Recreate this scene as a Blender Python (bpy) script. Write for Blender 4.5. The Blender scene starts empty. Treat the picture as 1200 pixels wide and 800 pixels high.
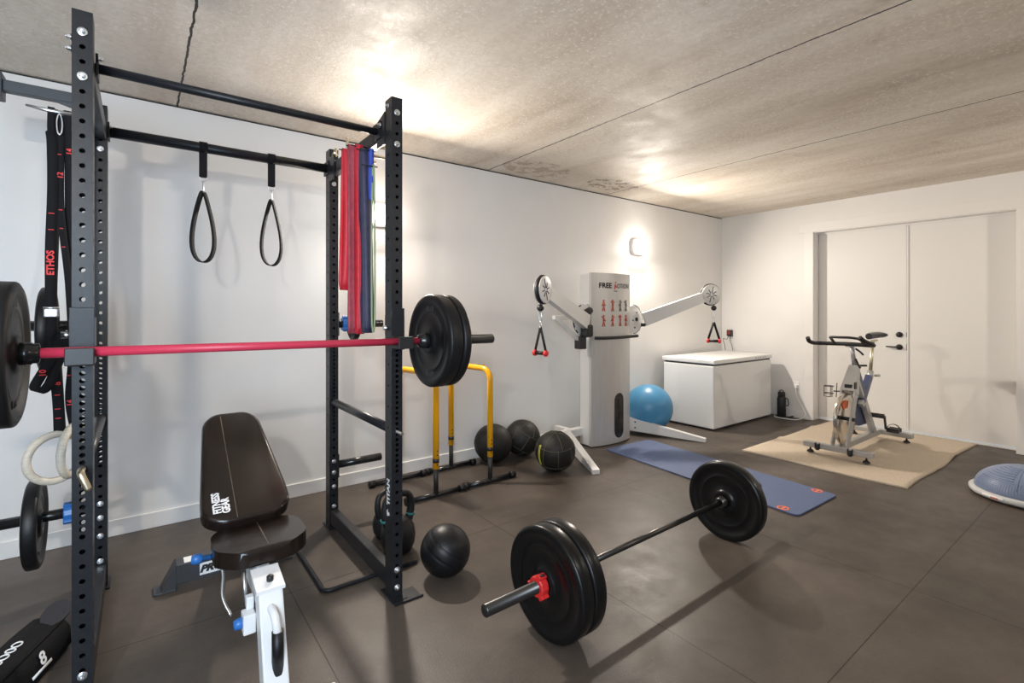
import bpy, bmesh, math, random
from mathutils import Vector, Matrix, Euler
random.seed(7)
PI = math.pi
S = bpy.context.scene
COL = S.collection
V = Vector

# ------------------------------------------------------------------ camera
cd = bpy.data.cameras.new('camera'); cam = bpy.data.objects.new('camera', cd); COL.objects.link(cam)
cam.location = (-6.773, -3.9, 1.385); cam.rotation_euler = (PI/2, 0, math.radians(-37.03))
cd.sensor_width = 36; cd.lens = 36*578.5/1200; cd.shift_y = -36.6/1200; cd.clip_start = 0.02
S.camera = cam
# ------------------------------------------------------------------ exposure, world, light
S.view_settings.view_transform = 'Standard'; S.view_settings.look = 'None'
S.view_settings.gamma = 1; S.view_settings.use_curve_mapping = False
S.view_settings.exposure = 0.27
SCONCE_NEAR = 78.0      # watts of the sconces on the long white wall
SCONCE_FAR = 27.0       # watts of the sconces on the wall behind the camera
HALO = .06              # share of a sconce's light that spills sideways onto its own wall
TILT = math.radians(31)  # downward tip of the lamps behind the diffusers
DAY = 105.0              # daylight through the window behind the camera
w = bpy.data.worlds.new('world'); S.world = w; w.use_nodes = True
w.node_tree.nodes['Background'].inputs[0].default_value = (0.75, 0.86, 1.0, 1)
w.node_tree.nodes['Background'].inputs[1].default_value = 1.0
ld = bpy.data.lights.new('window_daylight', 'AREA'); ld.shape = 'RECTANGLE'; ld.size = 1.9; ld.size_y = 1.5
ld.energy = DAY; ld.color = (0.62, 0.80, 1.0)
lo = bpy.data.objects.new('window_daylight', ld); COL.objects.link(lo)
lo.location = (-7.75, -4.85, 1.55); lo.rotation_euler = (PI/2, 0, 0)   # shines towards +y, through the opening

# ------------------------------------------------------------------ materials
def mat(name, col, rough=0.5, metal=0.0, noise=0.0, nscale=20, bump=0.0, bscale=200, emit=None, estr=0, coat=0, spec=0.5, stretch=None):
    m = bpy.data.materials.new(name); m.use_nodes = True
    nt = m.node_tree; b = nt.nodes['Principled BSDF']
    b.inputs['Base Color'].default_value = (*col, 1); b.inputs['Roughness'].default_value = rough
    b.inputs['Metallic'].default_value = metal; b.inputs['Specular IOR Level'].default_value = spec
    b.inputs['Coat Weight'].default_value = coat
    tc = nt.nodes.new('ShaderNodeTexCoord'); src = tc.outputs['Object']
    if stretch:
        mp = nt.nodes.new('ShaderNodeMapping'); mp.inputs['Scale'].default_value = stretch
        nt.links.new(src, mp.inputs[0]); src = mp.outputs[0]
    if noise:
        n = nt.nodes.new('ShaderNodeTexNoise'); n.inputs['Scale'].default_value = nscale; n.inputs['Detail'].default_value = 5
        nt.links.new(src, n.inputs['Vector'])
        r = nt.nodes.new('ShaderNodeValToRGB')
        r.color_ramp.elements[0].position = .3; r.color_ramp.elements[1].position = .7
        r.color_ramp.elements[0].color = (*[max(0, c*(1-noise)) for c in col], 1)
        r.color_ramp.elements[1].color = (*[min(1, c*(1+noise)) for c in col], 1)
        nt.links.new(n.outputs['Fac'], r.inputs[0]); nt.links.new(r.outputs[0], b.inputs['Base Color'])
    if bump:
        n2 = nt.nodes.new('ShaderNodeTexNoise'); n2.inputs['Scale'].default_value = bscale; n2.inputs['Detail'].default_value = 3
        nt.links.new(src, n2.inputs['Vector'])
        bp = nt.nodes.new('ShaderNodeBump'); bp.inputs['Strength'].default_value = bump; bp.inputs['Distance'].default_value = .004
        nt.links.new(n2.outputs['Fac'], bp.inputs['Height']); nt.links.new(bp.outputs[0], b.inputs['Normal'])
    if emit:
        b.inputs['Emission Color'].default_value = (*emit, 1); b.inputs['Emission Strength'].default_value = estr
    return m

class G:
    """small helper for node graphs"""
    def __init__(s, m): s.nt = m.node_tree; s.b = s.nt.nodes['Principled BSDF']
    def node(s, t, **k):
        n = s.nt.nodes.new(t)
        for a, v in k.items(): setattr(n, a, v)
        return n
    def link(s, a, b): s.nt.links.new(a, b)
    def math(s, op, a, b=None, clamp=False):
        n = s.node('ShaderNodeMath', operation=op, use_clamp=clamp)
        for i, x in enumerate((a, b)):
            if x is None: continue
            if isinstance(x, (int, float)): n.inputs[i].default_value = x
            else: s.link(x, n.inputs[i])
        return n.outputs[0]
    def noise(s, vec, scale, detail=4, rough=.5):
        n = s.node('ShaderNodeTexNoise'); n.inputs['Scale'].default_value = scale
        n.inputs['Detail'].default_value = detail; n.inputs['Roughness'].default_value = rough
        s.link(vec, n.inputs['Vector']); return n.outputs['Fac']
    def ramp(s, fac, stops):
        r = s.node('ShaderNodeValToRGB'); e = r.color_ramp.elements
        while len(e) < len(stops): e.new(.5)
        for i, (p, c) in enumerate(stops):
            e[i].position = p; e[i].color = (*c, 1) if len(c) == 3 else c
        s.link(fac, r.inputs[0]); return r.outputs[0]
    def mix(s, fac, a, b, mode='MIX'):
        n = s.node('ShaderNodeMix', data_type='RGBA', blend_type=mode)
        if isinstance(fac, (int, float)): n.inputs[0].default_value = fac
        else: s.link(fac, n.inputs[0])
        for i, x in ((6, a), (7, b)):
            if isinstance(x, tuple): n.inputs[i].default_value = (*x, 1)
            else: s.link(x, n.inputs[i])
        return n.outputs[2]
    def bump(s, h, strength, dist):
        n = s.node('ShaderNodeBump'); n.inputs['Strength'].default_value = strength; n.inputs['Distance'].default_value = dist
        s.link(h, n.inputs['Height']); s.link(n.outputs[0], s.b.inputs['Normal'])

def floor_material():
    m = mat('black_rubber_flooring', (.05, .045, .04), .5, spec=.26); g = G(m)
    tc = g.node('ShaderNodeTexCoord'); p = tc.outputs['Object']
    sep = g.node('ShaderNodeSeparateXYZ'); g.link(p, sep.inputs[0])
    def seam(c, c0, sp, wdt):
        t = g.math('DIVIDE', g.math('SUBTRACT', c, c0), sp)
        f = g.math('ABSOLUTE', g.math('SUBTRACT', g.math('FRACT', g.math('ADD', t, .5)), .5))
        return g.math('LESS_THAN', f, wdt/sp)
    sm = g.math('MAXIMUM', seam(sep.outputs[0], -3.71, 1.235, .0026), seam(sep.outputs[1], -3.142, 1.83, .0026))
    big = g.ramp(g.noise(p, 1.3, 6, .62), [(.3, (.050, .040, .033)), (.52, (.098, .079, .065)), (.75, (.16, .129, .105))])
    fine = g.noise(p, 90, 3)
    col = g.mix(g.math('MULTIPLY', fine, .5), big, (.05, .043, .038), 'MIX')
    speck = g.math('GREATER_THAN', g.noise(p, 130, 1), .76)
    col = g.mix(g.math('MULTIPLY', speck, .4), col, (.27, .24, .21))
    scuff = g.ramp(g.noise(p, 9, 8, .7), [(.60, (0, 0, 0)), (.78, (1, 1, 1))])
    col = g.mix(g.math('MULTIPLY', scuff, .25), col, (.20, .18, .16))
    col = g.mix(g.math('MULTIPLY', sm, .8), col, (.010, .008, .007)); g.link(col, g.b.inputs['Base Color'])
    g.link(g.ramp(g.noise(p, 5, 6, .65), [(.3, (.34,)*3), (.7, (.50,)*3)]), g.b.inputs['Roughness'])
    g.bump(g.math('SUBTRACT', g.math('MULTIPLY', g.noise(p, 160, 3), .5), g.math('MULTIPLY', sm, 2)), .35, .004)
    return m

def ceiling_material():
    m = mat('raw_concrete', (.5, .45, .4), .55); g = G(m)
    tc = g.node('ShaderNodeTexCoord'); p = tc.outputs['Object']
    mp = g.node('ShaderNodeMapping'); mp.inputs['Scale'].default_value = (1.6, .45, 1); g.link(p, mp.inputs[0])
    big = g.ramp(g.noise(mp.outputs[0], 1.1, 7, .6), [(.27, (.50, .41, .325)), (.42, (.70, .615, .52)), (.6, (.83, .76, .67)), (.8, (.92, .87, .79))])
    pores = g.ramp(g.noise(p, 26, 7, .78), [(.36, (.50, .46, .42)), (.58, (1, 1, 1))])
    col = g.mix(.24, big, pores, 'MULTIPLY')
    mp2 = g.node('ShaderNodeMapping'); mp2.inputs['Scale'].default_value = (4.5, .5, 1); mp2.inputs['Rotation'].default_value = (0, 0, .12); g.link(p, mp2.inputs[0])
    streak = g.ramp(g.noise(mp2.outputs[0], 1.6, 6, .6), [(.40, (.74, .68, .62)), (.60, (1, 1, 1))])
    col = g.mix(.22, col, streak, 'MULTIPLY')
    stain = g.ramp(g.noise(p, 2.3, 5, .7), [(.62, (0, 0, 0)), (.72, (1, 1, 1))])
    col = g.mix(g.math('MULTIPLY', stain, .35), col, (.27, .21, .15))
    fle = g.math('MULTIPLY', g.math('GREATER_THAN', g.noise(p, 55, 3), .60), g.math('GREATER_THAN', g.noise(p, 1.7, 4), .47))
    col = g.mix(g.math('MULTIPLY', fle, .45), col, (.93, .89, .83))
    sep = g.node('ShaderNodeSeparateXYZ'); g.link(p, sep.inputs[0])
    wob = g.math('MULTIPLY', g.math('SUBTRACT', g.noise(p, 14, 4, .7), .5), .022)
    x = g.math('ADD', sep.outputs[0], wob); seams = None
    for c in (-2.46, -4.115, -6.575, -9.0):
        d = g.math('LESS_THAN', g.math('ABSOLUTE', g.math('SUBTRACT', x, c)), .0055)
        seams = d if seams is None else g.math('MAXIMUM', seams, d)
    # ragged dark stain where the sconce meets the slab
    dx = g.math('SUBTRACT', sep.outputs[0], -2.72); dy = g.math('SUBTRACT', sep.outputs[1], -.33)
    r = g.math('SQRT', g.math('ADD', g.math('MULTIPLY', dx, dx), g.math('MULTIPLY', g.math('MULTIPLY', dy, dy), 3)))
    bl = g.math('MULTIPLY', g.math('LESS_THAN', r, .34), g.math('GREATER_THAN', g.noise(p, 11, 5, .7), .54))
    col = g.mix(g.math('MULTIPLY', bl, .75), col, (.20, .13, .07))
    dx2 = g.math('SUBTRACT', sep.outputs[0], -3.75); dy2 = g.math('SUBTRACT', sep.outputs[1], -.30)
    r2 = g.math('SQRT', g.math('ADD', g.math('MULTIPLY', dx2, dx2), g.math('MULTIPLY', g.math('MULTIPLY', dy2, dy2), 3)))
    bl2 = g.math('MULTIPLY', g.math('LESS_THAN', r2, .38), g.math('GREATER_THAN', g.noise(p, 8, 5, .7), .5))
    col = g.mix(g.math('MULTIPLY', bl2, .5), col, (.33, .22, .12))
    col = g.mix(seams, col, (.03, .025, .02)); g.link(col, g.b.inputs['Base Color'])
    g.link(g.ramp(g.noise(p, 3, 6, .6), [(.3, (.45,)*3), (.7, (.75,)*3)]), g.b.inputs['Roughness'])
    g.bump(g.math('SUBTRACT', g.noise(p, 60, 5, .7), g.math('MULTIPLY', seams, 3)), .4, .006)
    return m

def wood_ring_material():
    m = mat('pale_birch', (.62, .56, .46), .5, noise=.12, nscale=30, stretch=(1, 1, 6)); return m

M = dict(
    plainwall=mat('darkened_unseen_wall', (.24, .225, .21), .7, noise=.1, nscale=8),  # unseen walls, colour darkened to cut the light they bounce back
    wall=mat('white_wall_paint', (.80, .785, .765), .45, noise=.012, nscale=4, bump=.08, bscale=260),
    trim=mat('white_trim_paint', (.82, .80, .775), .4), door=mat('white_door_paint', (.80, .78, .75), .33),
    floor=floor_material(), ceil=ceiling_material(), shadow_gap=mat('shadow_gap_dark', (.03, .027, .024), .8),
    steel=mat('black_powder_coat', (.014, .015, .018), .36, bump=.1, bscale=900, noise=.2, nscale=60, spec=.30), gunmetal=mat('gunmetal_steel', (.045, .054, .064), .42, .2), darksteel=mat('dark_steel', (.085, .083, .082), .30, .85),
    black=mat('black_plastic', (.015, .015, .016), .45), gloss=mat('black_gloss', (.012, .012, .013), .22),
    rubber=mat('black_rubber', (.008, .008, .009), .40, spec=.32, noise=.25, nscale=90, bump=.1, bscale=500),
    rubberfloor=mat('black_rubber_smooth', (.0065, .0065, .007), .30, noise=.2, nscale=50, spec=.32),
    chrome=mat('zinc_steel', (.72, .74, .76), .28, 1.0), brass=mat('yellowed_steel', (.65, .58, .42), .35, 1.0),
    grey=mat('grey_steel', (.30, .31, .33), .38, .8, noise=.1, nscale=80),
    red=mat('red_cerakote', (.58, .04, .085), .38, noise=.1, nscale=200), redplastic=mat('red_plastic', (.75, .03, .03), .35),
    blueplastic=mat('blue_plastic', (.03, .16, .48), .35), teal=mat('teal_paint', (.03, .20, .19), .5),
    vinyl=mat('black_vinyl', (.014, .009, .007), .20, noise=.2, nscale=14, bump=.10, bscale=30), vinylside=mat('black_vinyl_edge', (.012, .012, .014), .34),
    stitch=mat('tan_stitch', (.12, .09, .06), .7), white=mat('white_powder_coat', (.78, .79, .80), .35),
    print=mat('white_print', (.85, .85, .85), .6), redprint=mat('red_print', (.75, .03, .03), .6), blackprint=mat('black_print', (.02, .02, .02), .6),
    webbing=mat('black_webbing', (.009, .009, .011), .8, spec=.25, bump=.4, bscale=600), wood=wood_ring_material(),
    bandred=mat('red_latex', (.55, .018, .035), .5, noise=.15, nscale=30), bandpink=mat('faded_red_latex', (.36, .05, .075), .6, noise=.25, nscale=25), bandindigo=mat('indigo_latex', (.035, .033, .075), .55, noise=.2, nscale=25),
    bandblue=mat('blue_latex', (.03, .07, .42), .5), bandgreen=mat('pale_green_latex', (.30, .38, .22), .5), bandblack=mat('black_latex', (.02, .02, .022), .55),
    yellow=mat('yellow_enamel', (.90, .42, .008), .3), silver=mat('brushed_silver', (.60, .585, .565), .42, .55, noise=.07, nscale=6, stretch=(30, 30, .6)),
    silverlight=mat('light_silver', (.74, .73, .71), .38, .25), bikesilver=mat('bike_silver', (.48, .48, .48), .36, .5), appliance=mat('white_appliance_enamel', (.80, .80, .79), .28),
    ballblue=mat('blue_vinyl_ball', (.065, .25, .45), .36, bump=.05, bscale=80), matblue=mat('blue_foam', (.085, .12, .235), .6, bump=.5, bscale=260, noise=.08, nscale=60),
    orange=mat('orange_print', (.75, .16, .06), .6), carpet=mat('tan_carpet', (.62, .52, .405), .95, noise=.18, nscale=140, bump=1.0, bscale=420),
    navy=mat('navy_enamel', (.045, .06, .14), .35), bosublue=mat('blue_grey_dome', (.20, .25, .38), .42), bosugrey=mat('pale_grey_plastic', (.62, .62, .62), .45),
    leather=mat('black_leather_ball', (.014, .013, .012), .5, spec=.3, noise=.25, nscale=70, bump=.4, bscale=300), seamthread=mat('olive_thread', (.10, .095, .055), .8), seamyellow=mat('yellow_thread', (.6, .6, .08), .8),
    fabric=mat('black_bag_fabric', (.006, .006, .007), .75, spec=.2, bump=.5, bscale=500), fabriclid=mat('charcoal_fabric', (.020, .020, .025), .8),
    glow=mat('lit_diffuser', (.9, .88, .85), .4, emit=(1, .95, .88), estr=5), flywheel=mat('polished_flywheel', (.70, .64, .56), .16, 1.0),
    wire=mat('white_cable', (.78, .78, .77), .5), castiron=mat('cast_iron', (.012, .012, .012), .45, spec=.35, bump=.5, bscale=150, noise=.2, nscale=40),
)

# ------------------------------------------------------------------ mesh builder
class MB:
    def __init__(s): s.bm = bmesh.new()
    def _add(s, verts, faces, smooth=False):
        vs = [s.bm.verts.new(v) for v in verts]
        for f in faces:
            try:
                fc = s.bm.faces.new([vs[i] for i in f]); fc.smooth = smooth
            except ValueError: pass
        return vs
    def box(s, a, b, bevel=0, rot=None, piv=None, seg=2):
        a = V(a); b = V(b); c = (a+b)/2
        t = bmesh.new(); bmesh.ops.create_cube(t, size=1)
        for v in t.verts: v.co = V((v.co.x*(b.x-a.x), v.co.y*(b.y-a.y), v.co.z*(b.z-a.z)))
        if bevel: bmesh.ops.bevel(t, geom=t.edges[:], offset=bevel, segments=seg, profile=.5, affect='EDGES')
        s._merge(t, c, rot, piv, smooth=False); return s
    def _merge(s, t, c=V(), rot=None, piv=None, smooth=False):
        t.verts.ensure_lookup_table(); m = {}
        for v in t.verts:
            p = v.co + c
            if rot is not None:
                pv = V(piv) if piv is not None else c
                p = rot @ (p-pv) + pv
            m[v] = s.bm.verts.new(p)
        for f in t.faces:
            try:
                nf = s.bm.faces.new([m[v] for v in f.verts]); nf.smooth = f.smooth or smooth
            except ValueError: pass
        t.free()
    def tube(s, pts, r, n=12, closed=False, caps=True, flat=False):
        """round tube along a polyline; r is a number or a list"""
        pts = [V(p) for p in pts]; N = len(pts)
        rs = r if isinstance(r, (list, tuple)) else [r]*N
        tang = []
        for i in range(N):
            if closed: t = pts[(i+1) % N]-pts[i-1]
            else: t = pts[min(i+1, N-1)]-pts[max(i-1, 0)]
            tang.append(t.normalized())
        up = V((0, 0, 1)) if abs(tang[0].z) < .9 else V((0, 1, 0))
        nrm = (up - tang[0]*up.dot(tang[0])).normalized(); rings = []
        for i in range(N):
            if i:
                nrm = nrm - tang[i]*nrm.dot(tang[i])
                nrm = nrm.normalized() if nrm.length > 1e-6 else tang[i].orthogonal().normalized()
            bi = tang[i].cross(nrm)
            rings.append([s.bm.verts.new(pts[i] + (nrm*math.cos(2*PI*k/n) + bi*math.sin(2*PI*k/n))*rs[i]) for k in range(n)])
        for i in range(N if closed else N-1):
            A, B = rings[i], rings[(i+1) % N]
            for k in range(n):
                f = s.bm.faces.new([A[k], A[(k+1) % n], B[(k+1) % n], B[k]]); f.smooth = not flat
        if caps and not closed:
            s.bm.faces.new(rings[0][::-1]); s.bm.faces.new(rings[-1])
        return s
    def cyl(s, a, b, r, n=16, r2=None): return s.tube([a, b], [r, r if r2 is None else r2], n)
    def lathe(s, prof, o, axis, n=48, smooth=True, cap=True):
        """prof: (radius, offset along axis) list"""
        o = V(o); ax = V(axis).normalized(); u = ax.orthogonal().normalized()
        if abs(ax.z) < .9: u = (V((0, 0, 1)) - ax*ax.z).normalized()
        v = ax.cross(u); rings = []
        for r, t in prof:
            if r < 1e-6: rings.append([s.bm.verts.new(o+ax*t)])
            else: rings.append([s.bm.verts.new(o+ax*t+(u*math.cos(2*PI*k/n)+v*math.sin(2*PI*k/n))*r) for k in range(n)])
        for A, B in zip(rings, rings[1:]):
            for k in range(n):
                a = [A[k % len(A)], A[(k+1) % len(A)], B[(k+1) % len(B)], B[k % len(B)]]
                q = []
                for x in a:
                    if x not in q: q.append(x)
                if len(q) > 2:
                    f = s.bm.faces.new(q); f.smooth = smooth
        if cap:
            for rg, rev in ((rings[0], True), (rings[-1], False)):
                if len(rg) > 2: s.bm.faces.new(rg[::-1] if rev else rg)
        return s
    def prism(s, poly, d, bevel=0, seg=2, smooth=False):
        """extrude a closed 3D polygon by vector d"""
        t = bmesh.new(); d = V(d); P = [V(p) for p in poly]
        A = [t.verts.new(p) for p in P]; B = [t.verts.new(p+d) for p in P]
        t.faces.new(A[::-1]); t.faces.new(B); n = len(P)
        for i in range(n): t.faces.new([A[i], A[(i+1) % n], B[(i+1) % n], B[i]])
        bmesh.ops.recalc_face_normals(t, faces=t.faces[:])
        if bevel: bmesh.ops.bevel(t, geom=t.edges[:], offset=bevel, segments=seg, profile=.5, affect='EDGES')
        s._merge(t, smooth=smooth); return s
    def sphere(s, c, r, n=32, m=20, scale=(1, 1, 1)):
        prof = [(r*math.sin(PI*i/m), -r*math.cos(PI*i/m)) for i in range(m+1)]
        k = len(s.bm.verts); s.lathe(prof, (0, 0, 0), (0, 0, 1), n); s.bm.verts.ensure_lookup_table()
        for v in s.bm.verts[k:]: v.co = V((v.co.x*scale[0], v.co.y*scale[1], v.co.z*scale[2])) + V(c)
        return s
    def ribbon(s, pts, wd, width, thick, closed=False):
        """flat strip: wd is one width direction or a list"""
        pts = [V(p) for p in pts]; N = len(pts); rings = []
        for i in range(N):
            wv = V(wd[i] if isinstance(wd, list) else wd).normalized()
            t = (pts[(i+1) % N]-pts[i-1]) if closed else (pts[min(i+1, N-1)]-pts[max(i-1, 0)])
            nr = t.normalized().cross(wv).normalized()
            W = width[i] if isinstance(width, list) else width
            rings.append([s.bm.verts.new(pts[i]+wv*(a*W/2)+nr*(b*thick/2)) for a, b in ((-1, -1), (1, -1), (1, 1), (-1, 1))])
        for i in range(N if closed else N-1):
            A, B = rings[i], rings[(i+1) % N]
            for k in range(4):
                f = s.bm.faces.new([A[k], A[(k+1) % 4], B[(k+1) % 4], B[k]]); f.smooth = k % 2 == 0
        if not closed: s.bm.faces.new(rings[0][::-1]); s.bm.faces.new(rings[-1])
        return s

def rootloc(o):
    l = V()
    while o: l += o.location; o = o.parent
    return l
def build(name, mb, m, parent=None, loc=None, smooth_angle=None):
    me = bpy.data.meshes.new(name)
    bmesh.ops.recalc_face_normals(mb.bm, faces=mb.bm.faces[:])
    off = rootloc(parent) if parent else (V(loc) if loc is not None else V())
    for v in mb.bm.verts: v.co -= off
    mb.bm.to_mesh(me); mb.bm.free()
    me.materials.append(M[m] if isinstance(m, str) else m)
    o = bpy.data.objects.new(name, me); COL.objects.link(o)
    if parent: o.parent = parent
    elif loc is not None: o.location = loc
    return o
def tag(o, label, cat, group=None):
    o['label'] = label; o['category'] = cat
    if group: o['group'] = group
    return o
def thing(name, label, cat, loc, group=None):
    o = bpy.data.objects.new(name, None); COL.objects.link(o); o.location = loc; o.empty_display_size = .1
    return tag(o, label, cat, group)
def struct(name, mb, m, parent=None):
    o = build(name, mb, m, parent)
    if not parent: o['kind'] = 'structure'
    return o
def dup(root, delta, label=None, group=None):
    r = root.copy(); COL.objects.link(r); r.location = root.location + V(delta)
    if label: r['label'] = label
    if group: r['group'] = group
    for ch in list(root.children):
        c = ch.copy(); COL.objects.link(c); c.parent = r
        for g2 in list(ch.children):
            d = g2.copy(); COL.objects.link(d); d.parent = c
    return r
def text(body, size, loc, xdir, ydir, m, parent, name='lettering', bold=0.0, depth=.0006, align='CENTER', shear=0, xs=1.0):
    cu = bpy.data.curves.new(name, 'FONT'); cu.body = body; cu.size = size; cu.align_x = align; cu.align_y = 'CENTER'
    cu.offset = bold; cu.extrude = depth; cu.shear = shear; cu.resolution_u = 3
    o = bpy.data.objects.new(name, cu); COL.objects.link(o)
    bpy.context.view_layer.update()
    me = bpy.data.meshes.new_from_object(o.evaluated_get(bpy.context.evaluated_depsgraph_get()))
    bpy.data.objects.remove(o); bpy.data.curves.remove(cu)
    x = V(xdir).normalized(); y = V(ydir).normalized(); z = x.cross(y)
    off = V(loc) - (rootloc(parent) if parent else V())
    for v in me.vertices: v.co = off + x*(v.co.x*xs) + y*v.co.y + z*v.co.z
    me.materials.clear(); me.materials.append(M[m])
    o = bpy.data.objects.new(name, me); COL.objects.link(o)
    if parent: o.parent = parent
    return o
def arc(c, r, a0, a1, n, u, v):
    c = V(c); u = V(u); v = V(v)
    return [c + (u*math.cos(a0+(a1-a0)*i/n) + v*math.sin(a0+(a1-a0)*i/n))*r for i in range(n+1)]
def smooth_path(pts, sub=6):
    """Catmull-Rom through the points"""
    P = [V(p) for p in pts]; out = []
    for i in range(len(P)-1):
        p0 = P[max(i-1, 0)]; p1 = P[i]; p2 = P[i+1]; p3 = P[min(i+2, len(P)-1)]
        for k in range(sub):
            t = k/sub
            out.append(.5*((2*p1)+(p2-p0)*t+(2*p0-5*p1+4*p2-p3)*t*t+(3*p1-p0-3*p2+p3)*t**3))
    out.append(P[-1]); return out
X3, Y3, Z3 = V((1, 0, 0)), V((0, 1, 0)), V((0, 0, 1))

# ================================================================== SETTING
H = 2.724; XE = -8.8; YB = -4.7
struct('floor', MB().box((XE-.1, YB-.1, -.06), (.35, .1, 0)), 'floor')
struct('ceiling', MB().box((XE-.1, YB-.1, H), (.35, .1, H+.12)), 'ceil')
struct('wall_left', MB().box((XE-.1, 0, 0), (.12, .12, H-.013)), 'wall')
struct('trim_1', MB().box((XE, .012, H-.013), (.0, .1, H)), 'shadow_gap')  # dark strip in the gap under the ceiling, its shade put into the colour
DY0, DY1, DZ = -1.221, -3.03, 2.36
struct('wall_back', MB().box((0, DY0, 0), (.12, 0, H)).box((0, YB, 0), (.12, DY1, H)).box((0, DY1, DZ), (.12, DY0, H)), 'wall')
WX0, WX1, WZ0, WZ1 = -8.7, -6.8, .8, 2.3
struct('wall_front', MB().box((XE-.1, YB-.12, 0), (WX0, YB, H)).box((WX1, YB-.12, 0), (.12, YB, H)).box((WX0, YB-.12, 0), (WX1, YB, WZ0)).box((WX0, YB-.12, WZ1), (WX1, YB, H)), 'plainwall')
wf = MB()
for a, b in (((WX0, WZ0), (WX0+.05, WZ1)), ((WX1-.05, WZ0), (WX1, WZ1)), ((WX0, WZ0), (WX1, WZ0+.05)), ((WX0, WZ1-.05), (WX1, WZ1)), ((-7.77, WZ0), (-7.73, WZ1))):
    wf.box((a[0], YB-.1, a[1]), (b[0], YB-.04, b[1]))
struct('window_1', wf, 'trim')
struct('wall_right', MB().box((XE-.12, YB-.1, 0), (XE, .1, H)), 'plainwall')
struct('baseboard_left', MB().box((XE, -.013, 0), (0, 0, .098), .003), 'trim')
struct('baseboard_back', MB().box((-.013, -1.12, 0), (0, -.013, .098), .003).box((-.013, YB, 0), (0, -3.13, .098), .003), 'trim')
# door opening: jamb, casing, leaves
struct('trim_2', MB().box((-.001, DY0-.001, 0), (.2, DY0+.02, DZ)).box((-.001, DY1-.02, 0), (.2, DY1+.001, DZ)).box((-.001, DY1-.02, DZ-.001), (.2, DY0+.02, DZ+.02))
       .box((.135, DY1, DZ-.014), (.15, DY0, DZ)), 'trim')
struct('trim_3', MB().box((-.016, DY0-.004, 0), (0, DY0+.098, DZ+.01), .002).box((-.016, DY1-.098, 0), (0, DY1+.004, DZ+.01), .002)
       .box((-.02, DY1-.16, DZ+.008), (0, DY0+.158, DZ+.125), .002), 'trim')
struct('trim_4', MB().box((.13, DY1, 0), (.24, DY0, .016), .003), 'trim')          # threshold
dA = struct('door_1', MB().box((.152, -2.130, .026), (.196, DY0-.006, DZ-.012), .002), 'door')
hg = MB()
for z in (2.10, 1.56, .95, .32):
    hg.box((.138, DY0-.010, z-.055), (.153, DY0-.002, z+.055)).cyl((.143, DY0-.006, z-.058), (.143, DY0-.006, z+.058), .006, 10)
build('hinge', hg, 'trim', dA)
dB = struct('door_2', MB().box((.152, DY1+.006, .026), (.196, -2.142, DZ-.012), .002).box((.14, -2.150, .03), (.153, -2.136, DZ-.014), .001), 'door')
yk = -2.065
lev = MB().lathe([(.032, 0), (.032, .008), (.026, .014), (.012, .016), (.012, .045)], (.152, yk, .965), (-1, 0, 0), 24)
lev.tube(smooth_path([(.108, yk, .965), (.106, yk+.05, .966), (.108, yk+.115, .968)]), [.010]*5+[.009]*4+[.008]*4, 10)
build('door_handle', lev, 'black', dA)
build('deadbolt', MB().lathe([(.031, 0), (.031, .012), (.026, .020), (0, .021)], (.152, yk, 1.107), (-1, 0, 0), 24).box((.12, yk-.006, 1.09), (.134, yk+.006, 1.125), .002), 'black', dA)
build('latch_plate', MB().box((.150, -2.1325, .93), (.156, -2.128, 1.0)).box((.150, -2.1325, 1.08), (.156, -2.128, 1.135)), 'black', dA)

# ================================================================== SCONCES
def sconce(x, y, z, sy, watts, label):
    t = thing('wall_sconce', label, 'wall light', (x, y, z), 'bulkhead wall lights')
    def oval(hw, hh, yy, n=40):
        pts = []
        for i in range(n):
            a = 2*PI*i/n; c, s_ = math.cos(a), math.sin(a); e = .6
            pts.append(V((x+hw*math.copysign(abs(c)**e, c), y+sy*yy, z+hh*math.copysign(abs(s_)**e, s_))))
        return pts
    def shell(prof):
        mb = MB(); R = [[mb.bm.verts.new(p) for p in oval(*q)] for q in prof]
        for A, B in zip(R, R[1:]):
            for k in range(len(A)):
                f = mb.bm.faces.new([A[k], A[(k+1) % len(A)], B[(k+1) % len(A)], B[k]]); f.smooth = True
        mb.bm.faces.new(R[-1]); return mb
    build('base', shell([(.125, .10, 0), (.125, .10, .035), (.118, .093, .044), (.105, .08, .044)]), 'trim', t)
    build('diffuser', shell([(.104, .079, .040), (.102, .077, .066), (.088, .063, .082), (.05, .034, .088)]), 'glow', t)
    l = bpy.data.lights.new('sconce_lamp', 'AREA'); l.shape = 'ELLIPSE'; l.size = .16; l.size_y = .11; l.energy = watts; l.color = (1, .91, .80)
    o = bpy.data.objects.new('sconce_lamp', l); COL.objects.link(o); o.parent = t; o.location = (0, sy*.092, 0)
    o.rotation_euler = ((PI/2 - TILT)*sy, 0, 0)      # shines away from its wall, tipped towards the floor
    l = bpy.data.lights.new('sconce_halo', 'POINT'); l.energy = watts*HALO; l.color = (1, .91, .80); l.shadow_soft_size = .07
    o = bpy.data.objects.new('sconce_halo', l); COL.objects.link(o); o.parent = t; o.location = (0, sy*.20, 0)
    return t
sconce(-5.215, 0, 2.165, -1, SCONCE_NEAR, 'glowing oval bulkhead light on the white wall, seen beside the rack post')
sconce(-1.925, 0, 2.155, -1, SCONCE_NEAR, 'glowing oval bulkhead light on the white wall above the chest freezer')
sconce(-7.70, YB, 2.25, 1, SCONCE_FAR*1.9, 'bulkhead light on the wall behind the camera near the window')
sconce(-4.35, YB, 2.25, 1, SCONCE_FAR*.45, 'bulkhead light at the middle of the wall behind the camera')
sconce(-1.15, YB, 2.25, 1, SCONCE_FAR*.75, 'bulkhead light on the wall behind the camera near the doors')

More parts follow.
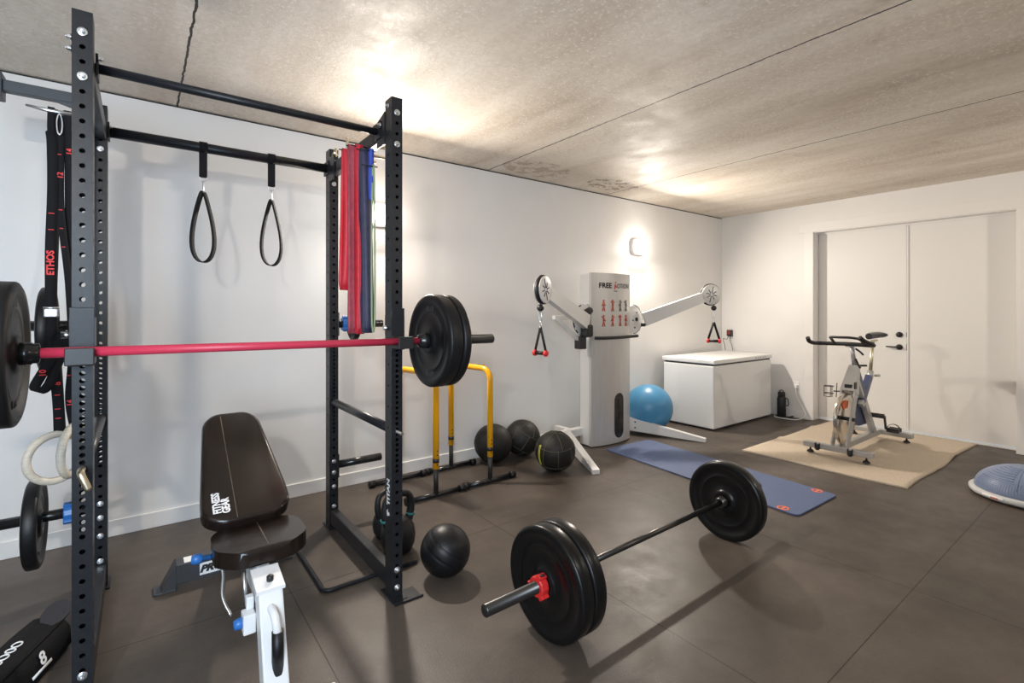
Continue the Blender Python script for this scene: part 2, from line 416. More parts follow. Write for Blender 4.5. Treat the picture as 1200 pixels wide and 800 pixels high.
# ================================================================== POWER RACK
RZ = 2.41; PW, PD = .055, .078      # post width (x) and depth (y)
XL, XR, YF, YR = -6.957, -5.810, -1.667, -.700    # left-front corner of each post
rack = thing('power_rack', 'tall black steel power rack with four drilled posts by the white wall', 'power rack', (-6.36, -1.15, 0))
def holes_dense():
    z = .1016; out = []
    while z < RZ-.03:
        out.append(z); z += .0254 if .58 < z < 1.20 else .0508
    return out
HZ = holes_dense()
def face_holes(mb, o, u, v, wd, ht, hs, r, inward):
    """flat face of size wd x ht with round through holes at heights hs on its centre line"""
    o = V(o); u = V(u); v = V(v); n = 16; th = .004
    def pt(a, b, d=0): return mb.bm.verts.new(o+u*a+v*b+V(inward)*d)
    z = 0
    edges = []
    for i, h in enumerate(hs):
        lo_ = (hs[i-1]+h)/2 if i else h-.02
        hi = (hs[i+1]+h)/2 if i < len(hs)-1 else h+.02
        lo_ = max(lo_, h-.02); hi = min(hi, h+.02)
        if lo_ > z+1e-5: mb.bm.faces.new([pt(0, z), pt(wd, z), pt(wd, lo_), pt(0, lo_)])
        cx = wd/2; ring = []; bd = []; inn = []
        for k in range(n):
            a = PI/4 + 2*PI*k/n; c, s_ = math.cos(a), math.sin(a)
            ring.append(pt(cx+r*c, h+r*s_)); inn.append(pt(cx+r*c, h+r*s_, th))
            q = max(abs(c), abs(s_)); px, py = c/q, s_/q
            bd.append(pt(cx+px*cx, h+(py*(hi-h) if py > 0 else py*(h-lo_))))
        for k in range(n):
            k2 = (k+1) % n
            mb.bm.faces.new([ring[k], bd[k], bd[k2], ring[k2]])
            mb.bm.faces.new([ring[k2], inn[k2], inn[k], ring[k]])
        z = hi
    mb.bm.faces.new([pt(0, z), pt(wd, z), pt(wd, ht), pt(0, ht)])
def post(x, y):
    mb = MB(); z0 = .006
    hz = [h-z0 for h in HZ]; side = [h-z0 for h in HZ[::4]] if True else []
    side = [.10+.1016*k for k in range(22)]
    face_holes(mb, (x, y, z0), X3, Z3, PW, RZ-z0, hz, .0085, (0, 1, 0))
    face_holes(mb, (x, y+PD, z0), X3, Z3, PW, RZ-z0, hz, .0085, (0, -1, 0))
    face_holes(mb, (x, y, z0), Y3, Z3, PD, RZ-z0, side, .007, (1, 0, 0))
    face_holes(mb, (x+PW, y, z0), Y3, Z3, PD, RZ-z0, side, .007, (-1, 0, 0))
    mb.box((x, y, RZ-.003), (x+PW, y+PD, RZ), .001)
    return build('post', mb, 'steel', rack)
posts = [post(XL, YF), post(XR, YF), post(XL, YR), post(XR, YR)]
for x, y in ((XL, YF), (XR, YF), (XL, YR), (XR, YR)):
    fp = MB().box((x-.012, y-.035, .0), (x+PW+.012, y+PD+.03, .006), .001)
    build('base_plate', fp, 'steel', rack)
def bolt(p, d, r=.0085):
    d = V(d)
    mb = MB().lathe([(r*1.75, 0), (r*1.75, .003), (r*1.45, .0035)], p, d, 20)
    mb.lathe([(r*1.05, .003), (r*1.1, .011), (r*.85, .013), (r*.45, .013), (r*.45, .017), (0, .017)], p, d, 6, smooth=False)
    return build('bolt', mb, 'chrome', rack)
# side frames: lower and upper beams on both sides
for x in (XL, XR):
    bm_ = MB().box((x+.004, YF+PD, .030), (x+PW-.004, YR, .118), .004)
    build('lower_crossmember', bm_, 'steel', rack)
    bm_ = MB().box((x+.004, YF+PD, 2.238), (x+PW-.004, YR, 2.312), .004)
    for k in range(8): bm_.cyl((x+.0035, YF+PD+.10+k*.1016, 2.275), (x+.0045, YF+PD+.10+k*.1016, 2.275), .0085, 12)
    build('upper_crossmember', bm_, 'steel', rack)
    for yy, s_ in ((YF+PD, 1), (YR, -1)):
        p = [(x+.002, yy, 2.20), (x+.002, yy+s_*.10, 2.20), (x+.002, yy+s_*.10, 2.33), (x+.002, yy, 2.36)]
        build('bracket', MB().prism(p, (-.006, 0, 0)), 'steel', rack)
# pull-up bars
build('pull_up_bar', MB().cyl((XL+PW-.004, -1.50, 2.285), (XR+.004, -1.50, 2.285), .0175, 20), 'steel', rack)
build('pull_up_bar', MB().cyl((XL+PW-.004, -.655, 2.293), (XR+.004, -.655, 2.293), .027, 20), 'steel', rack)
for x, s_ in ((XL+PW, 1), (XR, -1)):
    for y, z in ((-1.50, 2.285), (-.655, 2.293)):
        fl_ = MB().box((x, y-.045, z-.04), (x+s_*.008, y+.045, z+.04), .002)
        build('bar_flange', fl_, 'steel', rack)
# bolts: front faces, side faces
for x in (XL, XR):
    for z in (2.3368, 2.185, .135, .05): bolt((x+PW/2, YF-.0005, z), (0, -1, 0))
for x in (XL, XR):
    for z in (2.33, 2.19, .135, .42, .35, .26, .05): bolt((x+PW/2, YR-.0005, z), (0, -1, 0), .008)
for y in (-1.545, -1.455): bolt((XR-.008, y, 2.305), (-1, 0, 0), .007); bolt((XL+PW+.008, y, 2.305), (1, 0, 0), .007)
for y in (-.70, -.615): bolt((XL+PW+.008, y, 2.31), (1, 0, 0), .007)
for z in (2.33, 2.29): bolt((XL-.004, YF+.05, z), (-1, 0, 0), .007)
bolt((XR-.0005, YF+PD/2, 2.375), (-1, 0, 0), .006)
# chrome L-pins standing in the right upper beam
pin = MB().tube(smooth_path([(XR+.028, -.95, 2.26), (XR+.028, -.95, 2.40), (XR+.028, -.945, 2.412)], 3), .008, 10)
build('hitch_pin', pin, 'brass', rack)
pin = MB().tube([(XR+.015, -.70, 2.31), (XR+.015, -.705, 2.372), (XR+.015, -.78, 2.390), (XR+.015, -.785, 2.345)], .007, 10)
build('hitch_pin', pin, 'brass', rack)
# band pegs out of the right beam, a strap peg out of the left one
for y, L in ((-1.375, .10), (-1.21, .13), (-1.10, .09)):
    build('band_peg', MB().cyl((XR+PW-.006, y, 2.255), (XR+PW+L, y, 2.255), .009, 12), 'brass', rack)
build('strap_peg', MB().tube([(XL+.01, -1.0, 2.245), (XL-.13, -1.0, 2.245), (XL-.20, -1.0, 2.252)], [.009, .009, .005], 12), 'chrome', rack)
# weight storage pegs on the rear posts
def storage_peg(x0, s_, z, L):
    mb = MB().cyl((x0, YR+.04, z), (x0+s_*L, YR+.04, z), .0245, 20).box((min(x0, x0+s_*.008), YR+.002, z-.075), (max(x0, x0+s_*.008), YR+PD-.002, z+.075), .002)
    build('weight_peg', mb, 'gloss', rack)
storage_peg(XR+PW, 1, .385, .30); storage_peg(XR+PW, 1, 1.295, .31); storage_peg(XL, -1, .395, .335); storage_peg(XL, -1, 1.31, .245)
# cable pulley arm on the left rear post
pa = MB().box((-7.27, YR-.065, 2.372), (XL+.03, YR-.015, 2.420), .003)
pa.prism([(XL, YR-.06, 2.372), (XL-.13, YR-.06, 2.372), (XL, YR-.06, 2.335)], (0, .04, 0))
pa.box((-7.36, YR-.085, 2.335), (-7.262, YR+.005, 2.448), .004)
build('pulley_arm', pa, 'gunmetal', rack)
cb = MB().tube(smooth_path([(-7.285, YR-.04, 2.34), (-7.287, YR-.04, 2.2), (-7.293, YR-.04, 1.95), (-7.31, YR-.04, 1.72), (-7.345, YR-.03, 1.5)]), .0045, 8)
build('pulley_cable', cb, 'black', rack)
# maker's lettering on the right front post
text('TITAN', .042, (XR-.0012, YF+PD/2-.002, .505), (0, 0, 1), (0, 1, 0), 'print', rack, bold=.0012, xs=1.05)
build('emblem', MB().prism([(XR-.0018, YF+.022, .395), (XR-.0018, YF+.050, .385), (XR-.0018, YF+.056, .408), (XR-.0018, YF+.044, .42), (XR-.0018, YF+.044, .402), (XR-.0018, YF+.028, .41)], (.001, 0, 0)), 'print', rack)
# thin black steel loop lying on the floor under the right side
rod = MB().tube(smooth_path([(-6.05, -.90, .011), (-6.052, -1.30, .011), (-6.045, -1.415, .011), (-5.95, -1.425, .011), (-5.75, -1.425, .011), (-5.56, -1.425, .011)], 5), .011, 10)
tag(build('floor_rod', rod, 'steel', loc=None), 'thin bent black steel rod lying on the floor under the right side of the rack', 'steel rod')
lp = MB().box((XR-.01, YF-.06, 0), (XR+.13, YF+.045, .003), .0005).box((XR-.01, YF-.065, 0), (XR+.135, YF-.059, .010), .0005)
build('foot_plate', lp, 'steel', rack)

# ------------------------------------------------------------------ J-cups and safeties
def jcup(x, label):
    t = thing('j_cup', label, 'bar holder', (x+PW/2, YF, 1.2), 'bar holders on the front posts')
    a, b = x-.006, x+PW+.006; y = YF
    build('bracket', MB().box((a, y-.012, 1.255), (b, y-.001, 1.395), .002).box((a, y-.012, 1.26), (a+.005, y+PD-.01, 1.36), .001).box((b-.005, y-.012, 1.26), (b, y+PD-.01, 1.36), .001), 'steel', t)
    c = MB().box((a-.004, y-.098, 1.205), (b+.004, y-.001, 1.2255), .004).box((a-.004, y-.106, 1.205), (b+.004, y-.096, 1.262), .003).box((a, y-.014, 1.195), (b, y-.001, 1.26), .002)
    build('cradle', c, 'black', t)
    build('roll_pin', MB().cyl((x-.03, y+.03, 1.30), (x+.0, y+.03, 1.30), .011, 12), 'chrome', t)
    return t
jA = jcup(XL, 'grey steel bar holder on the left front rack post under the red bar')
jB = dup(jA, (XR-XL, 0, 0), 'grey steel bar holder on the right front rack post under the red bar')
def safety(x, z, label):
    t = thing('safety_bar', label, 'safety bar', (x+PW/2, -1.15, z), 'pin safeties inside the rack')
    build('pipe', MB().cyl((x+PW/2, YF+PD+.002, z), (x+PW/2, YR-.002, z), .0225, 20), 'steel', t)
    build('pin', MB().tube([(x+PW/2, YR+.1, z), (x+PW/2, YF-.06, z)], .0075, 12), 'chrome', t)
    return t
sB = safety(XR, .800, 'black pipe safety with chrome pin between the right rack posts')
# bent chrome handle of the left safety shows on the left front post
sA = dup(sB, (XL-XR, 0, .045), 'black pipe safety with bent yellowed pin between the left rack posts')
build('pin_handle', MB().tube(smooth_path([(XL+PW/2, YF-.01, .845), (XL+PW/2, YF-.055, .845), (XL+PW/2+.005, YF-.068, .83), (XL+PW/2+.022, YF-.072, .785)], 4), .011, 12), 'brass', sA)

# ------------------------------------------------------------------ plates and bars
def plate_profile(R, t, rim=.035, hub=.062, dish=.012):
    b = .008; h = t/2
    one = [(.026, h), (hub-.008, h), (hub, h-dish*.5), (hub+.006, h-dish), (R*.60, h-dish), (R*.60+.004, h-dish+.003), (R*.62+.004, h-dish+.003), (R*.62+.008, h-dish), (R-rim-.01, h-dish), (R-rim, h-.001), (R-b-.006, h), (R-.003, h-b*.7), (R, h-b*1.4)]
    return one + [(r, -z) for r, z in one[::-1]]
def bumper(c, axis, R, t, label, group, m='rubber', marks=None, name='bumper_plate'):
    c = V(c); th = thing(name, label, 'weight plate', c, group); ax = V(axis).normalized()
    mb = MB(); prof = plate_profile(R, t, rim=R*.15)
    mb.lathe(prof + [prof[0]], c, ax, 72, cap=False)
    build('disc', mb, m, th)
    ins = MB().lathe([(.0255, t/2+.001), (.034, t/2+.001), (.034, -t/2-.001), (.0255, -t/2-.001), (.0255, t/2+.001)], c, ax, 32, cap=False)
    build('hub_ring', ins, 'grey', th)
    if marks:
        s_ = 1 if marks[1] > 0 else -1
        nrm = ax*s_; xd = Z3.cross(nrm).normalized()
        p = c + nrm*(t/2-.0115)
        text(marks[0], R*.15, p+Z3*R*.68, xd, Z3, marks[2], th, depth=.0012, bold=.001)
        text(marks[0], R*.15, p-Z3*R*.68, -xd, -Z3, marks[2], th, depth=.0012, bold=.001)
    return th
M['emboss'] = mat('embossed_rubber', (.045, .045, .047), .5)
def barbell(c, d, zc, label, shaft_m, sleeve_m, name='barbell', Rs=.0145, flange=.655, f0=.612):
    c = V(c); d = V(d).normalized(); t = thing(name, label, 'barbell', (c.x, c.y, 0))
    P = lambda s_: c + d*s_
    build('shaft', MB().cyl(P(-f0-.006), P(f0+.006), Rs, 24), shaft_m, t)
    for s_ in (-1, 1):
        build('sleeve', MB().lathe([(.019, f0), (.032, f0+.003), (.032, f0+.018), (.036, f0+.021), (.036, flange), (.0245, flange+.001), (.0245, 1.096), (.0215, 1.10), (0, 1.10)], c, d*s_, 28, cap=False), sleeve_m, t)
    return t
BC = V((-6.362, -1.726, 1.2415+.0145+.0)); 
BC.z = 1.2255+.0165
redbar = barbell(BC, (1, .004, -.008), 0, 'barbell with a red shaft loaded on the front of the rack', 'red', 'gloss', Rs=.0165, flange=.722, f0=.664)
bd = V((1, .004, -.008)).normalized()
for k, (off, t, R, lab) in enumerate(((.750, .072, .227, 'thick bumper plate on the right of the red bar, next to the rack post'),
                           (.810, .046, .226, 'black rubber bumper plate on the right end of the red bar, outermost'),
                           (-.748, .072, .227, 'black rubber bumper plate at the left photo edge on the red bar'),
                           (-.808, .046, .226, 'outer black bumper plate on the left end of the red bar'))):
    bumper(BC+bd*off, bd, R, t, lab, 'plates on the racked bar', marks=('45 LB', -off, 'emboss') if k in (0, 2) else None)
FC = V((-4.620, -2.304, .2335)); fd = V((1, .021, 0)).normalized()
floorbar = barbell(FC, fd, 0, 'black barbell loaded with plates lying on the rubber floor', 'darksteel', 'darksteel', Rs=.0145)
for off, t, lab in ((-.690, .070, 'black bumper plate of the floor barbell, near end, inner one'), (-.7635, .070, 'black bumper plate of the floor barbell, near end, behind the red collar'), (.693, .075, 'bumper plate on the far end of the floor barbell by the blue mat')):
    bumper(FC+fd*off, fd, .2335, t, lab, 'plates on the floor barbell', 'rubberfloor')
def collar(c, d, m, label, cat='bar collar'):
    c = V(c); d = V(d).normalized(); t = thing('barbell_collar', label, cat, c)
    build('clamp_ring', MB().lathe([(.0255, 0), (.040, 0), (.043, .004), (.043, .034), (.040, .038), (.0255, .038), (.0255, 0)], c, d, 12, smooth=False, cap=False), m, t)
    up = V((0, -.35, 1)).normalized(); sd = d.cross(up).normalized()
    for a in (0, PI*.66, PI*1.33):
        q = up*math.cos(a)+sd*math.sin(a)
        rot = Matrix((d, q.cross(d), q)).transposed()
        build('lever', MB().box(c+d*.019-V((.019, .013, .008))+q*.046, c+d*.019+V((.019, .013, .008))+q*.046, .003, rot=rot), m, t)
    build('latch', MB().box(c+d*.019+up*.053-V((.012, .007, .003)), c+d*.019+up*.053+V((.012, .007, .003)), .001), 'black', t)
    return t
collar(FC-fd*.801, -fd, 'redplastic', 'red plastic clamp collar on the near sleeve of the floor barbell')
# plates on the storage pegs
PY = YR+.04
bumper((-7.17, PY, .370), (1, 0, 0), .205, .055, 'black plate with grey face on the lower left rack peg', 'plates stored on rack pegs', 'rubber', ('25', 1, 'emboss'))
bumper((-7.125, PY, 1.290), (1, 0, 0), .205, .05, 'black plate on the upper left rack peg behind the straps', 'plates stored on rack pegs', 'rubber', ('25', 1, 'emboss'))
bumper((-5.640, PY, 1.285), (1, 0, 0), .10, .04, 'small black plate on the upper right rack peg behind the bands', 'plates stored on rack pegs', 'rubber')
collar((-7.068, PY, .395), (1, 0, 0), 'blueplastic', 'bright blue clamp collar on the lower left rack peg')
collar((-5.72, PY, 1.295), (1, 0, 0), 'blueplastic', 'dark blue clamp collar on the upper right rack peg beside the small plate')

# ------------------------------------------------------------------ gymnastic rings, straps
def ringstrap():
    t = thing('gymnastic_ring', 'pale wooden gymnastic ring hanging on its red-marked strap, the left one seen face on', 'gymnastic ring', (-7.08, -1.02, .56), 'gymnastic rings beside the rack')
    c = V((-7.060, -1.02, .752)); a = V((.86, .5, 0)).normalized()
    build('hoop', MB().tube([c+(a*math.cos(2*PI*k/40)+Z3*math.sin(2*PI*k/40))*.100 for k in range(40)], .0155, 14, closed=True), 'wood', t)
    s1 = MB().ribbon(smooth_path([(-7.078, -1.0, 2.262), (-7.080, -1.0, 2.17), (-7.074, -1.005, 2.10), (-7.072, -1.01, 1.9), (-7.078, -1.015, 1.66), (-7.078, -1.02, 1.5), (-7.076, -1.02, 1.36), (-7.07, -1.02, 1.2), (-7.055, -1.02, 1.0), (-7.05, -1.02, .852)], 6), (1, .12, 0), [.022]*8+[.036]*47, .004)
    s1.ribbon(smooth_path([(-7.072, -.985, 2.262), (-7.068, -.975, 2.0), (-7.070, -.98, 1.7), (-7.075, -.985, 1.4), (-7.06, -.99, 1.15), (-7.045, -1.0, .852)], 6), (1, .5, 0), .032, .004)
    # folded tail hanging below the buckle
    s1.ribbon(smooth_path([(-7.035, -1.035, 1.30), (-7.06, -1.04, 1.21), (-7.10, -1.045, 1.12), (-7.125, -1.045, 1.06), (-7.11, -1.04, 1.04), (-7.08, -1.035, 1.07), (-7.05, -1.035, 1.17), (-7.01, -1.035, 1.28)], 5), (.7, .1, -.35), .036, .004)
    build('strap', s1, 'webbing', t)
    build('buckle', MB().box((-7.098, -1.04, 1.355), (-7.052, -1.012, 1.392), .005).cyl((-7.10, -1.035, 1.395), (-7.05, -1.035, 1.395), .005, 10), 'chrome', t)
    text('ETHOS', .034, (-7.077, -1.0235, 1.588), (0, 0, 1), (-1, .12, 0), 'redprint', t, bold=.0012, xs=1.0)
    for s_, p in (('10', (-7.098, -1.052, 1.12)), ('8', (-7.055, -1.026, 1.07))):
        text(s_, .03, p, (0, 0, 1), (-1, .1, 0), 'redprint', t, bold=.0006)
    tk = MB()
    for z, x in ((1.80, -7.072), (1.73, -7.073), (1.02, -7.053), (.96, -7.052), (.92, -7.05)):
        tk.box((x-.012, -1.0265, z-.0016), (x+.006, -1.0215+(.012 if z > 1.5 else -.0005), z+.0016))
    build('length_marks', tk, 'redprint', t)
    return t
r1 = ringstrap()
r2 = thing('gymnastic_ring', 'pale wooden gymnastic ring hanging on its strap beside the rack post, seen edge on', 'gymnastic ring', (-7.0, -1.0, .56), 'gymnastic rings beside the rack')
c = V((-7.006, -1.02, .775)); a = V((.30, .95, .1)).normalized()
build('hoop', MB().tube([c+(a*math.cos(2*PI*k/40)+Z3*math.sin(2*PI*k/40))*.103 for k in range(40)], .0155, 14, closed=True), 'wood', r2)
s2 = MB().ribbon(smooth_path([(-7.045, -1.0, 2.235), (-7.048, -1.0, 2.1), (-7.048, -1.005, 1.86), (-7.040, -1.01, 1.73), (-7.02, -1.01, 1.5), (-7.01, -1.01, 1.2), (-7.02, -1.01, 1.0), (-7.005, -1.01, .872)], 6), (1, .1, 0), .026, .004)
s2.ribbon(smooth_path([(-7.02, -1.0, 2.258), (-7.018, -.99, 2.0), (-7.015, -.99, 1.6), (-7.0, -1.0, 1.2), (-7.0, -1.01, .872)], 6), (1, .1, 0), .036, .004)
build('strap', s2, 'webbing', r2)
build('carabiner', MB().tube([V((-7.050, -1.012, 2.19))+(X3*math.cos(2*PI*k/20)*.009+Z3*math.sin(2*PI*k/20)*.045) for k in range(20)], .003, 8, closed=True), 'chrome', r2)
for s_, p in (('12', (-7.048, -1.009, 1.97)), ('14', (-7.018, -1.0, 2.08)), ('14', (-7.015, -1.016, .98))):
    text(s_, .028, p, (0, 0, 1), (-1, .1, 0), 'redprint', r2, bold=.0008)
tk = MB()
for z, x in ((2.15, -7.048), (2.06, -7.048), (1.82, -7.045), (1.74, -7.042), (1.66, -7.035), (1.1, -7.018)): tk.box((x-.008, -1.0135, z-.0016), (x+.004, -1.008, z+.0016))
build('length_marks', tk, 'redprint', r2)

# ------------------------------------------------------------------ hanging strap handles on the rear pull-up bar
def loop_handle(x, zt, label):
    y = -.655; t = thing('strap_handle', label, 'strap handle', (x, y, zt-.66), 'strap handles on the rear pull-up bar')
    sl = MB().ribbon([V((x, y, zt))+(Y3*math.cos(a)+Z3*math.sin(a))*.0305 for a in [PI*1.38-PI*1.76*i/18 for i in range(19)]] , X3, .038, .004)
    sl.box((x-.019, y-.012, zt-.165), (x+.019, y+.012, zt-.024), .003)
    build('hanger', sl, 'webbing', t)
    ca = MB().tube([V((x, y, zt-.172))+(X3*math.cos(2*PI*k/16)+Z3*math.sin(2*PI*k/16))*.017 for k in range(16)], .003, 8, closed=True)
    ca.tube([V((x, y, zt-.218))+(Y3*math.cos(2*PI*k/18)*.009+Z3*math.sin(2*PI*k/18)*.032) for k in range(18)], .003, 8, closed=True)
    build('carabiner', ca, 'chrome', t)
    zb = zt-.245; L = .395
    pts = []; 
    for k in range(40):
        a = 2*PI*k/40; s_ = (1-math.cos(a))/2
        wd = .060*math.sin(a)*(.35+.75*s_)*1.1
        pts.append(V((x+wd, y+.012*math.sin(a*2), zb-L*s_)))
    build('loop', MB().ribbon(pts, (.62, .78, 0), .036, .005, closed=True), 'webbing', t)
    return t
loop_handle(-6.489, 2.293, 'black webbing loop handle on the rear pull-up bar, the left of the pair')
loop_handle(-6.139, 2.293, 'black webbing loop handle on the rear pull-up bar, the right of the pair')

# ------------------------------------------------------------------ resistance bands over the right upper beam
def band(x, y, wd, zt, zlow, m, label, twist=0, sway=0, depth=.03):
    pg = .010
    p = [(x, y-depth*.5, zt-.06), (x, y-pg*.8, zt-.004), (x, y, zt+.001), (x, y+pg*.8, zt-.004), (x, y+depth*.5, zt-.06), (x+sway*.5, y+depth, (zt+zlow)/2), (x+sway, y+depth*.9, zlow+.08), (x+sway, y+depth*.4, zlow+.012), (x+sway, y, zlow), (x+sway, y-depth*.4, zlow+.012), (x+sway, y-depth*.9, zlow+.08), (x+sway*.5, y-depth, (zt+zlow)/2)]
    pts = smooth_path(p + [p[0]], 6)[:-1]; wds = []
    for q in pts:
        k = max(0, min(1, (zt-q.z)/(zt-zlow))); aa = twist*math.sin(k*PI*.9)*(1 if q.y > y else -.7)
        wds.append((math.cos(aa), math.sin(aa), 0))
    o = build('resistance_band', MB().ribbon(pts, wds, wd, .005, closed=True), m, loc=(x, y, zlow))
    tag(o, label, 'resistance band', 'resistance bands on the right rack beam')
    build('band_hook', MB().cyl((XR-.078, y, zt-.0055), (XR+.006, y, zt-.0055), .0035, 10), 'steel', rack)
    return o
band(-5.848, -1.13, .046, 2.285, 1.50, 'bandred', 'bright red latex band hanging nearest the rear post, shortest of the red pair', twist=.5, sway=-.012)
band(-5.846, -1.25, .064, 2.275, 1.262, 'bandpink', 'broad faded red latex band hanging down to the red bar', twist=.45, sway=.004)
band(-5.846, -1.33, .040, 2.255, 1.262, 'bandred', 'bright red latex band folded in front of the faded red one', twist=-.8, sway=.006)
band(-5.843, -1.405, .052, 2.215, 1.270, 'bandindigo', 'dark indigo latex band hanging beside the red bands', twist=-.5, sway=.014)
band(-5.828, -1.452, .022, 2.205, 1.95, 'bandblue', 'short narrow blue latex band on the rack beam', depth=.012)
band(-5.826, -1.475, .008, 2.12, 1.275, 'bandgreen', 'thin pale green latex band hanging beside the indigo one', depth=.022)

# ================================================================== BENCH
bench = thing('weight_bench', 'adjustable weight bench with black vinyl pads and white frame inside the rack', 'weight bench', (-6.40, -1.5, 0))
BX = -6.405
def pad(outline, thick, T, bev):
    """outline in local (u across, v along); T maps (u, v, w) to the world, w = pad thickness"""
    t = bmesh.new(); A = [t.verts.new(T(u, v, 0)) for u, v in outline]; B = [t.verts.new(T(u, v, thick)) for u, v in outline]
    t.faces.new(A[::-1]); t.faces.new(B); n = len(A)
    for i in range(n): t.faces.new([A[i], A[(i+1) % n], B[(i+1) % n], B[i]])
    bmesh.ops.recalc_face_normals(t, faces=t.faces[:])
    top = [e for e in t.edges if all(v in B for v in e.verts)]; ver = [e for e in t.edges if (e.verts[0] in A) != (e.verts[1] in A)]
    bmesh.ops.bevel(t, geom=ver, offset=.03, segments=3, profile=.5, affect='EDGES')
    tn = (T(0, 0, 1)-T(0, 0, 0)).normalized()
    def topish(v): return abs((v.co-T(0, 0, thick)).dot(tn)) < 1e-4
    top = [e for e in t.edges if all(topish(v) for v in e.verts) and not all(all(topish(v) for v in f.verts) for f in e.link_faces)]
    bmesh.ops.bevel(t, geom=top, offset=bev, segments=4, profile=.5, affect='EDGES')
    mb = MB(); mb._merge(t, smooth=True); return mb
# seat pad
ts = math.radians(3)
def TS(u, v, w): return V((BX+.018+u, -1.845+v*math.cos(ts), .425-v*math.sin(ts)*-.2+w))
seat_out = [(-.09, 0), (.09, 0), (.165, .07), (.165, .22), (.12, .275), (-.12, .275), (-.165, .22), (-.165, .07)]
def shade(o, ang=40):
    me = o.data
    for p in me.polygons: p.use_smooth = True
    me.set_sharp_from_angle(angle=math.radians(ang)); return o
shade(build('seat_pad', pad(seat_out, .062, TS, .018), 'vinyl', bench), 50)
# back pad
hb_, tb_ = V((BX, -1.575, .475)), V((BX, -.985, .815))
bv = (tb_-hb_).normalized(); bw = V((0, -bv.z, bv.y)); BL = (tb_-hb_).length
def TB(u, v, w): return hb_ + X3*u + bv*v + bw*w
back_out = [(-.105, 0), (.105, 0), (.168, .05), (.168, .14), (.125, BL-.06), (.075, BL), (-.075, BL), (-.125, BL-.06), (-.168, .14), (-.168, .05)]
bp = shade(build('back_pad', pad(back_out, .06, TB, .018), 'vinyl', bench), 50)
# stitched lines on the pads (left of centre on the back pad, centre of the seat)
build('stitching', MB().ribbon([TB(-.045, .01, .0603), TB(-.045, BL-.03, .0603)], X3, .003, .001), 'stitch', bp)
build('stitching', MB().ribbon([TS(.01, .02, .0623), TS(.01, .26, .0623)], X3, .003, .001), 'stitch', bench)
for s_, u in (('FITNESS', -.112), ('GEAR', -.080)):
    text(s_, .040, TB(u, .105 if s_ == 'FITNESS' else .085, .0608), bv, -X3, 'print', bp, bold=.0016, xs=.78)
# frame
fr = MB().prism([(BX-.035, -1.98, .388), (BX-.035, -1.90, .388), (BX-.035, -2.02, .03), (BX-.035, -2.11, .03)], (.08, 0, 0), .006)
build('front_leg', fr, 'white', bench)
build('front_foot', MB().box((BX-.20, -2.16, 0), (BX+.20, -2.08, .04), .008), 'white', bench)
cap = MB().prism([(BX-.042, -1.985, .385), (BX+.052, -1.985, .385), (BX+.052, -1.86, .412), (BX-.042, -1.86, .412)], (0, 0, .012))
build('top_cap', cap, 'white', bench)
build('cap_plug', MB().lathe([(.012, 0), (.012, .016), (.008, .02), (0, .02)], (BX+.01, -1.94, .405), (0, -.1, 1), 16), 'black', bench)
mbm = MB().prism([(BX-.03, -1.93, .31), (BX-.03, -1.93, .39), (BX-.03, -1.55, .40), (BX-.03, -.93, .14), (BX-.03, -.93, .06), (BX-.03, -1.58, .33)], (.06, 0, 0), .004)
build('main_beam', mbm, 'white', bench)
sup = MB().box((BX-.012, -1.80, .375), (BX+.035, -1.62, .43), .003).tube([(BX-.04, -1.36, .33), (BX-.04, -1.2, .655)], .015, 12).tube([(BX+.04, -1.36, .33), (BX+.04, -1.2, .655)], .015, 12)
build('seat_support', sup, 'white', bench)
build('back_support', MB().prism([TB(-.03, .04, -.035), TB(-.03, BL-.08, -.035), TB(-.03, BL-.08, -.002), TB(-.03, .04, -.002)], (.06, 0, 0), .003), 'white', bench)
hd = MB().tube(smooth_path([(BX+.0, -1.975, .335), (BX+.004, -2.03, .332), (BX+.008, -2.055, .30), (BX+.012, -2.055, .25), (BX+.012, -2.055, .12), (BX+.012, -2.03, .10), (BX+.012, -1.975, .10)], 5), .014, 12)
build('carry_handle', hd, 'white', bench)
build('handle_grip', MB().cyl((BX+.012, -2.055, .28), (BX+.012, -2.055, .135), .0195, 16), 'rubber', bench)
def pop_pin(p, d, label=None):
    p = V(p); d = V(d).normalized()
    mb = MB().lathe([(.010, 0), (.010, .03), (.018, .032), (.020, .05), (.016, .066), (0, .068)], p, d, 16)
    o = build('adjust_knob', mb, 'blueplastic', bench); o['label'] = 'blue adjustment knob'
pop_pin((BX-.035, -1.90, .265), (-1, -.1, 0)); pop_pin((BX-.14, -1.60, .40), (-1, 0, .1))
build('knob_bracket', MB().box((BX-.075, -1.935, .23), (BX-.034, -1.88, .30), .004).box((BX-.06, -1.9, .30), (BX-.035, -1.87, .345), .004), 'white', bench)
ro = MB().tube(smooth_path([(BX-.115, -1.66, .42), (BX-.11, -1.70, .36), (BX-.118, -1.75, .30), (BX-.095, -1.80, .245)], 4), .006, 8).tube([(BX-.058, -1.83, .42), (BX-.058, -1.87, .30)], .007, 8)
build('adjust_rod', ro, 'chrome', bench)
